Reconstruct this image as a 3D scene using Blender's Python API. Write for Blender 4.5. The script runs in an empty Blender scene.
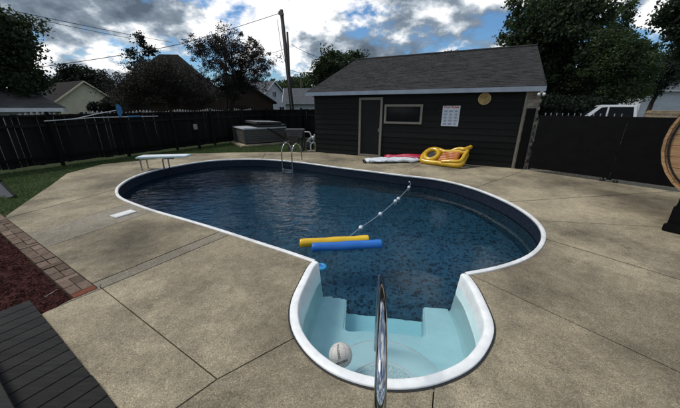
import bpy, bmesh, math, random
import numpy as np
from mathutils import Vector, Matrix, noise as mnoise

random.seed(7); rng = np.random.default_rng(7)
sc = bpy.context.scene
C = sc.collection
R = math.radians

# ------------------------------------------------------------------ camera
F_PX, PITCH, EYE = 278.0, math.atan(97 / 278.0), 1.9
cam_d = bpy.data.cameras.new('camera'); cam = bpy.data.objects.new('camera', cam_d); C.objects.link(cam)
cam_d.sensor_width = 36; cam_d.lens = 36 * F_PX / 680; cam_d.clip_end = 2000; cam_d.clip_start = 0.05
cam.location = (0, 0, EYE); cam.rotation_euler = (math.pi / 2 - PITCH, 0, 0)
sc.camera = cam
sc.view_settings.view_transform = 'Standard'; sc.view_settings.look = 'None'
sc.view_settings.gamma = 1; sc.view_settings.exposure = 0.12

def ray(u, v):
    a = (u - 340) / F_PX; b = (204 - v) / F_PX
    return a, math.cos(PITCH) + b * math.sin(PITCH), -math.sin(PITCH) + b * math.cos(PITCH)
def g(u, v, z=0.0):                 # photo pixel -> point on the level z
    x, y, w = ray(u, v); t = (z - EYE) / w
    return Vector((x * t, y * t, z))
def at(u, v, y):                    # photo pixel -> point at distance y
    a, b, w = ray(u, v); t = y / b
    return Vector((a * t, y, EYE + w * t))
def hat(u, v, x):
    a, b, w = ray(u, v); t = x / a
    return Vector((x, b * t, EYE + w * t))

# ------------------------------------------------------------------ sky and sun
SUN_EL, SUN_AZ = R(58), R(-78)       # azimuth from +Y, negative = left
wd = bpy.data.worlds.new('World'); sc.world = wd; wd.use_nodes = True
nt = wd.node_tree; N = nt.nodes; Lk = nt.links; N.clear()
def wn(t, **k):
    n = N.new(t)
    for a, b in k.items(): setattr(n, a, b)
    return n
out = wn('ShaderNodeOutputWorld'); bg = wn('ShaderNodeBackground'); Lk.new(bg.outputs[0], out.inputs[0])
SKY_S = 0.10
bg.inputs[1].default_value = SKY_S
sky = wn('ShaderNodeTexSky', sky_type='NISHITA'); sky.sun_disc = False
sky.sun_elevation = SUN_EL; sky.sun_rotation = SUN_AZ; sky.air_density = 1.2; sky.dust_density = 0.6; sky.ozone_density = 2.0
tc = wn('ShaderNodeTexCoord'); sep = wn('ShaderNodeSeparateXYZ'); Lk.new(tc.outputs['Generated'], sep.inputs[0])
def wm(op, a, b=None, clamp=False):
    n = wn('ShaderNodeMath', operation=op); n.use_clamp = clamp
    for i, q in enumerate((a, b)):
        if q is None: continue
        if isinstance(q, (int, float)): n.inputs[i].default_value = q
        else: Lk.new(q, n.inputs[i])
    return n.outputs[0]
zc = wm('ADD', wm('MAXIMUM', sep.outputs[2], 0.0), 0.55)
px_, py_ = wm('DIVIDE', sep.outputs[0], zc), wm('DIVIDE', sep.outputs[1], zc)
cmb = wn('ShaderNodeCombineXYZ'); Lk.new(px_, cmb.inputs[0]); Lk.new(py_, cmb.inputs[1]); Lk.new(wm('MULTIPLY', sep.outputs[2], 1.2), cmb.inputs[2])
CLOUD_OFF = (3.1, 7.7, 0.4)
def cnoise(scale, detail, rough, off, dist=0.0):
    mp = wn('ShaderNodeMapping'); mp.inputs['Location'].default_value = off; Lk.new(cmb.outputs[0], mp.inputs[0])
    n = wn('ShaderNodeTexNoise'); n.inputs['Scale'].default_value = scale; n.inputs['Detail'].default_value = detail
    n.inputs['Roughness'].default_value = rough; n.inputs['Distortion'].default_value = dist; Lk.new(mp.outputs[0], n.inputs['Vector'])
    return n.outputs['Fac']
def wramp(fac, stops):
    r = wn('ShaderNodeValToRGB'); Lk.new(fac, r.inputs[0]); el = r.color_ramp.elements
    while len(el) < len(stops): el.new(0.5)
    for e, (p, c) in zip(el, stops): e.position = p; e.color = (*c, 1) if len(c) == 3 else c
    return r.outputs[0]
SCL = 2.9
n1 = cnoise(SCL, 12, 0.60, CLOUD_OFF, 0.0)
n2 = cnoise(SCL, 5, 0.50, (CLOUD_OFF[0] - 0.02, CLOUD_OFF[1] + 0.06, CLOUD_OFF[2] + 0.075), 0.0)    # a little higher: tops catch the light
n3 = cnoise(1.3, 3, 0.5, (11.3, 2.4, 0.0))
cover = wramp(n1, [(0.425, (0, 0, 0)), (0.495, (1, 1, 1))])
lit = wm('ADD', wm('MULTIPLY', wm('SUBTRACT', n1, n2), 4.2), wm('ADD', wm('MULTIPLY', wm('SUBTRACT', n3, 0.5), 1.6), 0.45), True)
K = 1 / SKY_S
ccol = wramp(lit, [(0.0, (0.10, 0.135, 0.18)), (0.38, (0.23, 0.285, 0.35)), (0.58, (0.54, 0.60, 0.66)), (0.78, (1.02, 1.02, 1.02))])
vm = wn('ShaderNodeVectorMath', operation='SCALE'); Lk.new(ccol, vm.inputs[0]); vm.inputs['Scale'].default_value = K
skm = wn('ShaderNodeVectorMath', operation='MULTIPLY'); Lk.new(sky.outputs[0], skm.inputs[0]); skm.inputs[1].default_value = (0.55, 0.80, 1.05)
mx = wn('ShaderNodeMix', data_type='RGBA'); Lk.new(cover, mx.inputs[0]); Lk.new(skm.outputs[0], mx.inputs[6]); Lk.new(vm.outputs[0], mx.inputs[7])
Lk.new(mx.outputs[2], bg.inputs[0])

sd = bpy.data.lights.new('sun', 'SUN'); sun = bpy.data.objects.new('sun', sd); C.objects.link(sun)
sd.energy = 2.3; sd.angle = R(12); sd.color = (1, 0.95, 0.87)
d = Vector((math.sin(SUN_AZ) * math.cos(SUN_EL), math.cos(SUN_AZ) * math.cos(SUN_EL), math.sin(SUN_EL)))
sun.rotation_euler = d.to_track_quat('Z', 'Y').to_euler()

# ------------------------------------------------------------------ materials
MATS = {}
def mat(name, c1, c2=None, scale=4.0, rough=0.6, bump=0.0, bscale=None, metal=0.0, detail=5, stretch=(1, 1, 1), spec=0.5,
        rnd=0.0, c3=None, s3=1.0, c3amt=0.5, trans=None, ramp=(0.35, 0.65), coat=0.0, rvar=0.0):
    m = bpy.data.materials.new(name); m.use_nodes = True; MATS[name] = m
    t = m.node_tree; b = t.nodes['Principled BSDF']
    b.inputs['Roughness'].default_value = rough; b.inputs['Metallic'].default_value = metal
    b.inputs['Specular IOR Level'].default_value = spec; b.inputs['Coat Weight'].default_value = coat
    if rough >= 0.8 and spec == 0.5: b.inputs['Specular IOR Level'].default_value = 0.12
    c2 = c2 or tuple(x * 0.82 for x in c1)
    co = t.nodes.new('ShaderNodeTexCoord'); mp = t.nodes.new('ShaderNodeMapping'); mp.inputs['Scale'].default_value = stretch
    t.links.new(co.outputs['Object'], mp.inputs[0])
    oi = t.nodes.new('ShaderNodeObjectInfo')
    def nz(s, dt=detail):
        n = t.nodes.new('ShaderNodeTexNoise'); n.inputs['Scale'].default_value = s; n.inputs['Detail'].default_value = dt
        t.links.new(mp.outputs[0], n.inputs['Vector']); return n.outputs['Fac']
    def rampn(f, a, b_, p):
        r = t.nodes.new('ShaderNodeValToRGB'); t.links.new(f, r.inputs[0])
        r.color_ramp.elements[0].color = (*a, 1); r.color_ramp.elements[1].color = (*b_, 1)
        r.color_ramp.elements[0].position, r.color_ramp.elements[1].position = p
        return r.outputs[0]
    f = nz(scale)
    col = rampn(f, c2, c1, ramp)
    if c3:
        mk = rampn(nz(s3, 3), (0, 0, 0), (1, 1, 1), (0.42, 0.68))
        mm = t.nodes.new('ShaderNodeMath'); mm.operation = 'MULTIPLY'; mm.inputs[1].default_value = c3amt; t.links.new(mk, mm.inputs[0])
        q = t.nodes.new('ShaderNodeMix'); q.data_type = 'RGBA'; t.links.new(mm.outputs[0], q.inputs[0]); t.links.new(col, q.inputs[6]); q.inputs[7].default_value = (*c3, 1)
        col = q.outputs[2]
    if rnd:
        mr = t.nodes.new('ShaderNodeMapRange'); mr.inputs[3].default_value = 1 - rnd; mr.inputs[4].default_value = 1 + rnd
        t.links.new(oi.outputs['Random'], mr.inputs[0])
        vs = t.nodes.new('ShaderNodeVectorMath'); vs.operation = 'SCALE'; t.links.new(col, vs.inputs[0]); t.links.new(mr.outputs[0], vs.inputs['Scale'])
        col = vs.outputs[0]
    t.links.new(col, b.inputs['Base Color'])
    if rvar:
        mr = t.nodes.new('ShaderNodeMapRange'); mr.inputs[3].default_value = max(0, rough - rvar); mr.inputs[4].default_value = min(1, rough + rvar)
        t.links.new(nz(scale * 0.7 + 1), mr.inputs[0]); t.links.new(mr.outputs[0], b.inputs['Roughness'])
    if bump:
        bp = t.nodes.new('ShaderNodeBump'); bp.inputs['Strength'].default_value = bump; bp.inputs['Distance'].default_value = 0.02
        t.links.new(nz(bscale or scale * 3), bp.inputs['Height']); t.links.new(bp.outputs[0], b.inputs['Normal'])
    if trans:
        tr = t.nodes.new('ShaderNodeBsdfTranslucent'); tr.inputs[0].default_value = (*trans, 1)
        ms = t.nodes.new('ShaderNodeMixShader'); ms.inputs[0].default_value = 0.3
        t.links.new(b.outputs[0], ms.inputs[1]); t.links.new(tr.outputs[0], ms.inputs[2])
        t.links.new(ms.outputs[0], t.nodes['Material Output'].inputs[0])
    return m

def concrete_mat(name, ca, cb, stain, rnd=0.06):
    m = bpy.data.materials.new(name); m.use_nodes = True; t = m.node_tree; b = t.nodes['Principled BSDF']
    b.inputs['Roughness'].default_value = 0.85; b.inputs['Specular IOR Level'].default_value = 0.25
    geo = t.nodes.new('ShaderNodeNewGeometry'); oi = t.nodes.new('ShaderNodeObjectInfo')
    def nz(s, dt, off=0.0, rg=0.55):
        mp = t.nodes.new('ShaderNodeMapping'); mp.inputs['Location'].default_value = (off, off * .7, 0); t.links.new(geo.outputs['Position'], mp.inputs[0])
        n = t.nodes.new('ShaderNodeTexNoise'); n.inputs['Scale'].default_value = s; n.inputs['Detail'].default_value = dt; n.inputs['Roughness'].default_value = rg
        t.links.new(mp.outputs[0], n.inputs['Vector']); return n.outputs['Fac']
    def rp(f, st):
        r = t.nodes.new('ShaderNodeValToRGB'); t.links.new(f, r.inputs[0]); el = r.color_ramp.elements
        while len(el) < len(st): el.new(.5)
        for e, (p, c) in zip(el, st): e.position = p; e.color = (*c, 1)
        return r.outputs[0]
    def mul(a, c, fac):
        q = t.nodes.new('ShaderNodeMix'); q.data_type = 'RGBA'; q.blend_type = 'MULTIPLY'; q.inputs[0].default_value = fac
        t.links.new(a, q.inputs[6]); t.links.new(c, q.inputs[7]); return q.outputs[2]
    base = rp(nz(0.9, 6, 3.0, .6), [(0.3, cb), (0.7, ca)])
    st = rp(nz(0.55, 8, 9.0, .65), [(0.36, stain), (0.56, (1, 1, 1))])
    col = mul(base, st, 0.9)
    drip = rp(nz(0.22, 6, 31.0, .6), [(0.40, (.62, .61, .60)), (0.55, (1, 1, 1))]); col = mul(col, drip, 0.8)
    # exposed aggregate: pebbles of different tones
    vo = t.nodes.new('ShaderNodeTexVoronoi'); vo.inputs['Scale'].default_value = 165; t.links.new(geo.outputs['Position'], vo.inputs['Vector'])
    sp = t.nodes.new('ShaderNodeSeparateColor'); t.links.new(vo.outputs['Color'], sp.inputs[0])
    col = mul(col, rp(sp.outputs[0], [(0.0, (.45, .43, .40)), (0.3, (.85, .84, .82)), (0.8, (1.05, 1.03, 1)), (1, (1.7, 1.6, 1.45))]), 0.85)
    col = mul(col, rp(nz(9, 7, 1.0, .75), [(0.34, (.62, .61, .60)), (0.62, (1.12, 1.12, 1.12))]), 0.6)
    col = mul(col, rp(nz(2.6, 9, 21.0, .72), [(0.28, (.35, .34, .34)), (0.40, (1, 1, 1))]), 0.75)
    def pits(sc_, thr, off):           # chips, popped stones and dark specks
        mp = t.nodes.new('ShaderNodeMapping'); mp.inputs['Location'].default_value = (off, off, 0); t.links.new(geo.outputs['Position'], mp.inputs[0])
        wv = t.nodes.new('ShaderNodeMix'); wv.data_type = 'VECTOR'; wv.inputs[0].default_value = .03
        nn_ = t.nodes.new('ShaderNodeTexNoise'); nn_.inputs['Scale'].default_value = 30; t.links.new(mp.outputs[0], nn_.inputs['Vector'])
        t.links.new(mp.outputs[0], wv.inputs[4]); t.links.new(nn_.outputs['Color'], wv.inputs[5])
        v2 = t.nodes.new('ShaderNodeTexVoronoi'); v2.inputs['Scale'].default_value = sc_; t.links.new(wv.outputs[1], v2.inputs['Vector'])
        return rp(v2.outputs['Distance'], [(thr * .7, (.22, .2, .19)), (thr, (1, 1, 1))])
    col = mul(col, pits(1.9, .030, 3.3), .9); col = mul(col, pits(4.3, .035, 7.7), .7)
    mr = t.nodes.new('ShaderNodeMapRange'); mr.inputs[3].default_value = 1 - rnd; mr.inputs[4].default_value = 1 + rnd; t.links.new(oi.outputs['Random'], mr.inputs[0])
    vs = t.nodes.new('ShaderNodeVectorMath'); vs.operation = 'SCALE'; t.links.new(col, vs.inputs[0]); t.links.new(mr.outputs[0], vs.inputs['Scale'])
    t.links.new(vs.outputs[0], b.inputs['Base Color'])
    bp = t.nodes.new('ShaderNodeBump'); bp.inputs['Strength'].default_value = 0.5; bp.inputs['Distance'].default_value = 0.006
    t.links.new(vo.outputs['Distance'], bp.inputs['Height']); t.links.new(bp.outputs[0], b.inputs['Normal'])
    MATS[name] = m; return m
concrete_mat('concrete', (0.46, 0.405, 0.288), (0.30, 0.262, 0.188), (0.36, 0.36, 0.37), rnd=0.10)
concrete_mat('concrete_patch', (0.36, 0.325, 0.26), (0.25, 0.228, 0.183), (0.7, 0.7, 0.7))
mat('soil', (0.018, 0.016, 0.013), (0.009, 0.008, 0.007), 12, 0.95, 0.5)
mat('lawn_soil', (0.035, 0.05, 0.018), (0.02, 0.03, 0.012), 8, 0.95, 0.4)
mat('grass', (0.07, 0.125, 0.03), (0.04, 0.08, 0.018), 3, 0.7, trans=(0.06, 0.11, 0.02), c3=(0.12, 0.11, 0.04), s3=1.3, c3amt=0.3)
mat('coping', (0.82, 0.82, 0.81), (0.70, 0.71, 0.70), 7, 0.4, 0.05, 40, c3=(0.45, 0.45, 0.43), s3=3, c3amt=0.45)
mat('step_plastic', (0.74, 0.90, 0.90), (0.68, 0.86, 0.87), 2.5, 0.3, 0.03, 60, c3=(0.55, 0.7, 0.7), s3=4, c3amt=0.35)
mat('step_rim', (0.86, 0.87, 0.86), (0.78, 0.80, 0.79), 9, 0.38, 0.03, 40, c3=(0.55, 0.56, 0.54), s3=14, c3amt=0.3)
mat('step_grip', (0.80, 0.88, 0.88), (0.42, 0.6, 0.62), 60, 0.6, 0.4, 90)
mat('black_caulk', (0.012, 0.012, 0.012), None, 8, 0.6)
mat('chrome', (0.50, 0.51, 0.52), (0.40, 0.41, 0.42), 9, 0.10, metal=1.0, rvar=0.06)
mat('black_siding', (0.012, 0.013, 0.012), (0.007, 0.008, 0.008), 5, 0.6, 0.15, 60, stretch=(1, 1, 8), rnd=0.3, spec=0.15)
mat('shingle', (0.044, 0.043, 0.044), (0.02, 0.02, 0.021), 2.2, 0.9, 0.5, 130, c3=(0.06, 0.057, 0.055), s3=9, c3amt=0.6)
mat('fascia', (0.30, 0.35, 0.42), (0.24, 0.29, 0.36), 3, 0.5, 0.05, 30)
mat('trim_tan', (0.25, 0.225, 0.185), (0.17, 0.15, 0.125), 7, 0.6, 0.08, 50, stretch=(6, 6, 1))
mat('door_black', (0.011, 0.012, 0.012), (0.008, 0.009, 0.009), 5, 0.5, spec=.2)
mat('window_glass', (0.012, 0.014, 0.016), (0.009, 0.01, 0.012), 2, 0.08, spec=0.12)
mat('sign_white', (0.62, 0.68, 0.74), (0.56, 0.62, 0.69), 6, 0.5)
mat('sign_red', (0.45, 0.06, 0.05), None, 5, 0.6); mat('sign_blue', (0.05, 0.10, 0.24), None, 5, 0.6)
mat('plaque', (0.42, 0.30, 0.11), (0.28, 0.19, 0.06), 9, 0.5); mat('plaque_rim', (0.5, 0.4, 0.2), None, 9, 0.4)
mat('quoin', (0.33, 0.29, 0.24), (0.22, 0.19, 0.16), 9, 0.9, 0.5, rnd=0.25); mat('mortar', (0.16, 0.15, 0.14), None, 20, 0.95, 0.4)
mat('white_paint', (0.72, 0.74, 0.75), (0.62, 0.64, 0.66), 5, 0.45)
mat('fence_wood', (0.013, 0.012, 0.011), (0.006, 0.006, 0.006), 3, 0.85, 0.3, 25, stretch=(10, 10, 1), rnd=0.4, spec=0.12)
mat('gate_black', (0.005, 0.005, 0.0055), (0.003, 0.003, 0.003), 6, 0.6, spec=0.12); mat('gate_metal', (0.35, 0.36, 0.37), None, 9, 0.45, metal=0.7)
mat('brick_paver', (0.20, 0.135, 0.098), (0.115, 0.08, 0.06), 14, 0.9, 0.5, 70, rnd=0.38, c3=(0.2, 0.18, 0.15), s3=9, c3amt=0.5)
mat('brick_red', (0.23, 0.075, 0.045), (0.14, 0.05, 0.035), 14, 0.9, 0.5, 70)
mat('mulch', (0.075, 0.020, 0.017), (0.028, 0.009, 0.009), 40, 0.95, 0.6, 90, c3=(0.03, 0.018, 0.016), s3=22, c3amt=0.7)
mat('white_stone', (0.6, 0.6, 0.58), (0.4, 0.4, 0.39), 9, 0.8, 0.4, rnd=0.25)
mat('deck_board', (0.0145, 0.014, 0.0135), (0.008, 0.008, 0.008), 3, 0.65, 0.25, 30, stretch=(1, 12, 1), rnd=0.22, c3=(0.028, 0.026, 0.023), s3=5, c3amt=0.45, spec=.15)
mat('aqua_board', (0.50, 0.64, 0.66), (0.40, 0.55, 0.58), 5, 0.55, 0.2, 120); mat('board_edge', (0.25, 0.5, 0.58), None, 5, 0.5)
mat('grey_plastic', (0.055, 0.058, 0.062), (0.038, 0.04, 0.043), 5, 0.5, 0.1, 50); mat('dark_plastic', (0.028, 0.03, 0.033), None, 5, 0.5)
mat('tub_cabinet', (0.085, 0.082, 0.075), (0.055, 0.052, 0.048), 4, 0.6, 0.2, 40, stretch=(1, 1, 9), rnd=0.15); mat('tub_shell', (0.55, 0.58, 0.6), None, 5, 0.3)
mat('tub_cover', (0.05, 0.05, 0.052), (0.035, 0.035, 0.036), 6, 0.5, 0.2); mat('tub_cover_edge', (0.20, 0.205, 0.21), None, 6, 0.5)
mat('yellow_float', (0.78, 0.50, 0.012), (0.66, 0.40, 0.008), 3, 0.33, 0.08, 12, coat=0.2); mat('blue_float', (0.012, 0.16, 0.56), (0.01, 0.12, 0.46), 3, 0.36, 0.08, 12, coat=0.15)
mat('raft_yellow', (0.66, 0.40, 0.012), (0.5, 0.28, 0.008), 4, 0.3, 0.1, 10, coat=0.3); mat('raft_orange', (0.50, 0.16, 0.03), (0.38, 0.11, 0.02), 4, 0.35, 0.1, 10)
mat('red_float', (0.48, 0.02, 0.07), (0.33, 0.012, 0.04), 4, 0.35, 0.15, 9); mat('white_float', (0.76, 0.79, 0.83), (0.22, 0.32, 0.46), 11, 0.4, 0.2, 9, ramp=(0.32, 0.42)); mat('black_vinyl', (0.01, 0.01, 0.012), None, 4, 0.35)
mat('rope', (0.35, 0.45, 0.52), None, 30, 0.8); mat('bead_white', (0.72, 0.78, 0.8), None, 9, 0.35); mat('bead_blue', (0.03, 0.12, 0.33), None, 9, 0.35)
mat('float_cyan', (0.03, 0.30, 0.55), (0.02, 0.22, 0.45), 6, 0.4)
mat('ball_white', (0.62, 0.60, 0.56), (0.46, 0.44, 0.41), 5, 0.6, 0.15, 60); mat('ball_seam', (0.25, 0.24, 0.23), None, 5, 0.8); mat('ball_ink', (0.03, 0.03, 0.035), None, 5, 0.7)
mat('barrel_wood', (0.46, 0.28, 0.135), (0.33, 0.185, 0.085), 3, 0.6, 0.2, 25, stretch=(1, 8, 8), rnd=0.18, c3=(0.24, 0.12, 0.05), s3=4, c3amt=0.5)
mat('hoop', (0.03, 0.03, 0.032), None, 9, 0.4, metal=0.6)
mat('pole_wood', (0.10, 0.085, 0.075), (0.06, 0.05, 0.045), 6, 0.9, 0.4, 30, stretch=(6, 6, .6)); mat('wire', (0.012, 0.012, 0.013), None, 5, 0.7); mat('insulator', (0.2, 0.2, 0.2), None, 5, 0.5)
mat('bark', (0.05, 0.04, 0.033), (0.026, 0.021, 0.018), 7, 0.95, 0.7, 20, stretch=(3, 3, .7))
def leafmat(n, c, t_): mat(n, c, tuple(x * .55 for x in c), 0.9, 0.6, trans=t_, spec=0.3, ramp=(0.3, 0.7), detail=6)
leafmat('leaf_maple', (0.036, 0.054, 0.027), (0.045, 0.085, 0.02)); leafmat('leaf_dark', (0.032, 0.048, 0.026), (0.04, 0.07, 0.02))
leafmat('leaf_locust', (0.046, 0.07, 0.03), (0.065, 0.12, 0.026)); leafmat('leaf_light', (0.10, 0.14, 0.035), (0.13, 0.2, 0.03))
leafmat('leaf_plum', (0.024, 0.021, 0.020), (0.026, 0.022, 0.018)); leafmat('leaf_evergreen', (0.016, 0.026, 0.016), (0.01, 0.02, 0.01))
leafmat('leaf_brush', (0.028, 0.026, 0.021), (0.024, 0.024, 0.015))
mat('roof_grey', (0.075, 0.072, 0.07), (0.05, 0.048, 0.047), 3, 0.9, 0.3, 40); mat('roof_brown', (0.014, 0.010, 0.0095), (0.009, 0.007, 0.0065), 3, 0.9, 0.3, 40)
mat('roof_slate', (0.10, 0.105, 0.115), (0.07, 0.075, 0.085), 3, 0.9, 0.3, 40)
mat('siding_cream', (0.64, 0.59, 0.42), (0.56, 0.52, 0.37), 2, 0.7, rnd=0.04); mat('siding_white', (0.55, 0.57, 0.6), (0.46, 0.48, 0.51), 2, 0.7, rnd=0.05); mat('siding_brown', (0.04, 0.029, 0.023), None, 2, 0.8)
mat('siding_grey', (0.28, 0.29, 0.30), None, 2, 0.7); mat('trim_white', (0.62, 0.64, 0.66), None, 3, 0.5)
mat('truck_white', (0.74, 0.77, 0.80), (0.7, 0.73, 0.76), 2, 0.2, coat=0.6); mat('tyre', (0.02, 0.02, 0.02), None, 9, 0.85); mat('rim', (0.4, 0.41, 0.42), None, 6, 0.3, metal=0.8)
mat('cargo_tan', (0.36, 0.29, 0.19), (0.26, 0.2, 0.13), 5, 0.8); mat('car_grey', (0.25, 0.27, 0.29), None, 2, 0.25, coat=0.5); mat('lamp_red', (0.4, 0.02, 0.02), None, 5, 0.3); mat('lamp_clear', (0.7, 0.72, 0.74), None, 5, 0.15)
mat('pale_fence', (0.42, 0.40, 0.37), (0.32, 0.30, 0.28), 6, 0.7, rnd=0.1); mat('pole_blue', (0.03, 0.16, 0.36), None, 5, 0.4); mat('alu', (0.5, 0.53, 0.56), None, 6, 0.4, metal=0.3)
mat('lounger_grey', (0.16, 0.165, 0.17), (0.11, 0.115, 0.12), 60, 0.8, 0.2); mat('driveway', (0.09, 0.088, 0.083), None, 9, 0.9, 0.3)
mat('skimmer', (0.74, 0.74, 0.72), (0.62, 0.62, 0.6), 9, 0.5, 0.1, 60)

# liner: printed pebble pattern on dark blue vinyl
m = bpy.data.materials.new('liner'); m.use_nodes = True; MATS['liner'] = m
t = m.node_tree; b = t.nodes['Principled BSDF']; b.inputs['Roughness'].default_value = 0.45
geo = t.nodes.new('ShaderNodeNewGeometry')
def lnoise(s, dt):
    n = t.nodes.new('ShaderNodeTexNoise'); n.inputs['Scale'].default_value = s; n.inputs['Detail'].default_value = dt; t.links.new(geo.outputs['Position'], n.inputs['Vector']); return n
vo = t.nodes.new('ShaderNodeTexVoronoi'); vo.inputs['Scale'].default_value = 21; vo.inputs['Randomness'].default_value = 1
mxv = t.nodes.new('ShaderNodeMix'); mxv.data_type = 'VECTOR'; mxv.inputs[0].default_value = 0.06
t.links.new(geo.outputs['Position'], mxv.inputs[4]); t.links.new(lnoise(14, 3).outputs['Color'], mxv.inputs[5]); t.links.new(mxv.outputs[1], vo.inputs['Vector'])
sp = t.nodes.new('ShaderNodeSeparateColor'); t.links.new(vo.outputs['Color'], sp.inputs[0])
md = t.nodes.new('ShaderNodeMath'); md.operation = 'MULTIPLY_ADD'; t.links.new(vo.outputs['Distance'], md.inputs[0]); md.inputs[1].default_value = 0.9; t.links.new(sp.outputs[0], md.inputs[2])
rp = t.nodes.new('ShaderNodeValToRGB'); t.links.new(md.outputs[0], rp.inputs[0]); el = rp.color_ramp.elements
for p in (.45, .75): el.new(p)
for e, (p, c) in zip(el, [(.40, (.006, .011, .021)), (.60, (.014, .027, .045)), (.72, (.046, .086, .132)), (1, (.078, .134, .19))]): e.position = p; e.color = (*c, 1)
q = t.nodes.new('ShaderNodeMix'); q.data_type = 'RGBA'; q.blend_type = 'MULTIPLY'; q.inputs[0].default_value = .8
rp2 = t.nodes.new('ShaderNodeValToRGB'); t.links.new(lnoise(30, 5).outputs['Fac'], rp2.inputs[0]); rp2.color_ramp.elements[0].position = .4; rp2.color_ramp.elements[1].position = .55; rp2.color_ramp.elements[0].color = (.45, .5, .55, 1)
t.links.new(rp.outputs[0], q.inputs[6]); t.links.new(rp2.outputs[0], q.inputs[7]); t.links.new(q.outputs[2], b.inputs['Base Color'])
mat('liner_border', (0.010, 0.017, 0.034), (0.006, 0.010, 0.018), 14, 0.6, c3=(0.018, 0.03, 0.055), s3=25, c3amt=0.6, spec=.2)

# water
m = bpy.data.materials.new('water'); m.use_nodes = True; MATS['water'] = m; t = m.node_tree; t.nodes.remove(t.nodes['Principled BSDF'])
geo = t.nodes.new('ShaderNodeNewGeometry')
def wnz(s, dt, st, off=0, rz=0):
    mp = t.nodes.new('ShaderNodeMapping'); mp.inputs['Scale'].default_value = st; mp.inputs['Location'].default_value = (off, off, 0); mp.inputs['Rotation'].default_value = (0, 0, rz)
    t.links.new(geo.outputs['Position'], mp.inputs[0])
    n = t.nodes.new('ShaderNodeTexNoise'); n.inputs['Scale'].default_value = s; n.inputs['Detail'].default_value = dt; n.inputs['Distortion'].default_value = .4
    t.links.new(mp.outputs[0], n.inputs['Vector']); return n.outputs['Fac']
def tm(op, a, b_):
    n = t.nodes.new('ShaderNodeMath'); n.operation = op
    for i, q_ in enumerate((a, b_)):
        if isinstance(q_, (int, float)): n.inputs[i].default_value = q_
        else: t.links.new(q_, n.inputs[i])
    return n.outputs[0]
sx = t.nodes.new('ShaderNodeSeparateXYZ'); t.links.new(geo.outputs['Position'], sx.inputs[0])
calm = t.nodes.new('ShaderNodeMapRange'); t.links.new(tm('SUBTRACT', tm('MULTIPLY', sx.outputs[1], .6), sx.outputs[0]), calm.inputs[0])   # livelier away from the steps
calm.inputs[1].default_value = 1.2; calm.inputs[2].default_value = 6.0; calm.inputs[3].default_value = 0.11; calm.inputs[4].default_value = 1.0
hgt = tm('ADD', tm('MULTIPLY', wnz(2.2, 3, (1, 1.9, 1), 0, .5), 1.0), tm('MULTIPLY', wnz(6.5, 2, (1, 2.0, 1), 5, .3), .30))
bp = t.nodes.new('ShaderNodeBump'); bp.inputs['Distance'].default_value = 0.042; t.links.new(hgt, bp.inputs['Height']); t.links.new(calm.outputs[0], bp.inputs['Strength'])
fr = t.nodes.new('ShaderNodeFresnel'); fr.inputs[0].default_value = 1.33; t.links.new(bp.outputs[0], fr.inputs[1])
tp = t.nodes.new('ShaderNodeBsdfRefraction'); tp.inputs['IOR'].default_value = 1.33; tp.inputs['Roughness'].default_value = 0.0; t.links.new(bp.outputs[0], tp.inputs['Normal']); gl = t.nodes.new('ShaderNodeBsdfGlossy'); gl.inputs['Roughness'].default_value = 0.06; t.links.new(bp.outputs[0], gl.inputs['Normal'])
ms = t.nodes.new('ShaderNodeMixShader'); t.links.new(fr.outputs[0], ms.inputs[0]); t.links.new(tp.outputs[0], ms.inputs[1]); t.links.new(gl.outputs[0], ms.inputs[2])
t.links.new(ms.outputs[0], t.nodes['Material Output'].inputs[0])
va = t.nodes.new('ShaderNodeVolumeAbsorption'); va.inputs[0].default_value = (0.0, 0.72, 0.88, 1); va.inputs[1].default_value = 0.42
t.links.new(va.outputs[0], t.nodes['Material Output'].inputs['Volume'])

# ------------------------------------------------------------------ object helpers
WM = {}                                            # world matrix of things, so that parts can be written in world coordinates
def tag(o, label=None, cat=None, group=None, kind=None):
    if label: o['label'] = label
    if cat: o['category'] = cat
    if group: o['group'] = group
    if kind: o['kind'] = kind
    return o
def thing(name, label, cat, loc=(0, 0, 0), rz=0.0, group=None):
    o = bpy.data.objects.new(name, None); C.objects.link(o); o.empty_display_size = 0.1
    o.location = loc; o.rotation_euler = (0, 0, rz)
    WM[o.name] = Matrix.Translation(Vector(loc)) @ Matrix.Rotation(rz, 4, 'Z')
    return tag(o, label, cat, group)
def link(name, me, material=None, parent=None, local=False):
    o = bpy.data.objects.new(name, me); C.objects.link(o)
    if material and not me.materials: me.materials.append(MATS[material])
    if parent:
        o.parent = parent
        Mx = WM.get(parent.name, Matrix.Identity(4)); WM[o.name] = Mx
        if not local and Mx != Matrix.Identity(4): me.transform(Mx.inverted())
    return o
def copyobj(o, parent=None, loc=None, rot=None, scale=None):
    c = o.copy(); C.objects.link(c)
    if parent is not None: c.parent = parent
    if loc is not None: c.location = loc
    if rot is not None: c.rotation_euler = rot
    if scale is not None: c.scale = scale
    return c
def copytree(o, parent=None):
    c = o.copy(); C.objects.link(c); c.parent = parent
    if o.name in WM: WM[c.name] = WM[o.name]
    for ch in list(o.children): copytree(ch, c)
    return c

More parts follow.
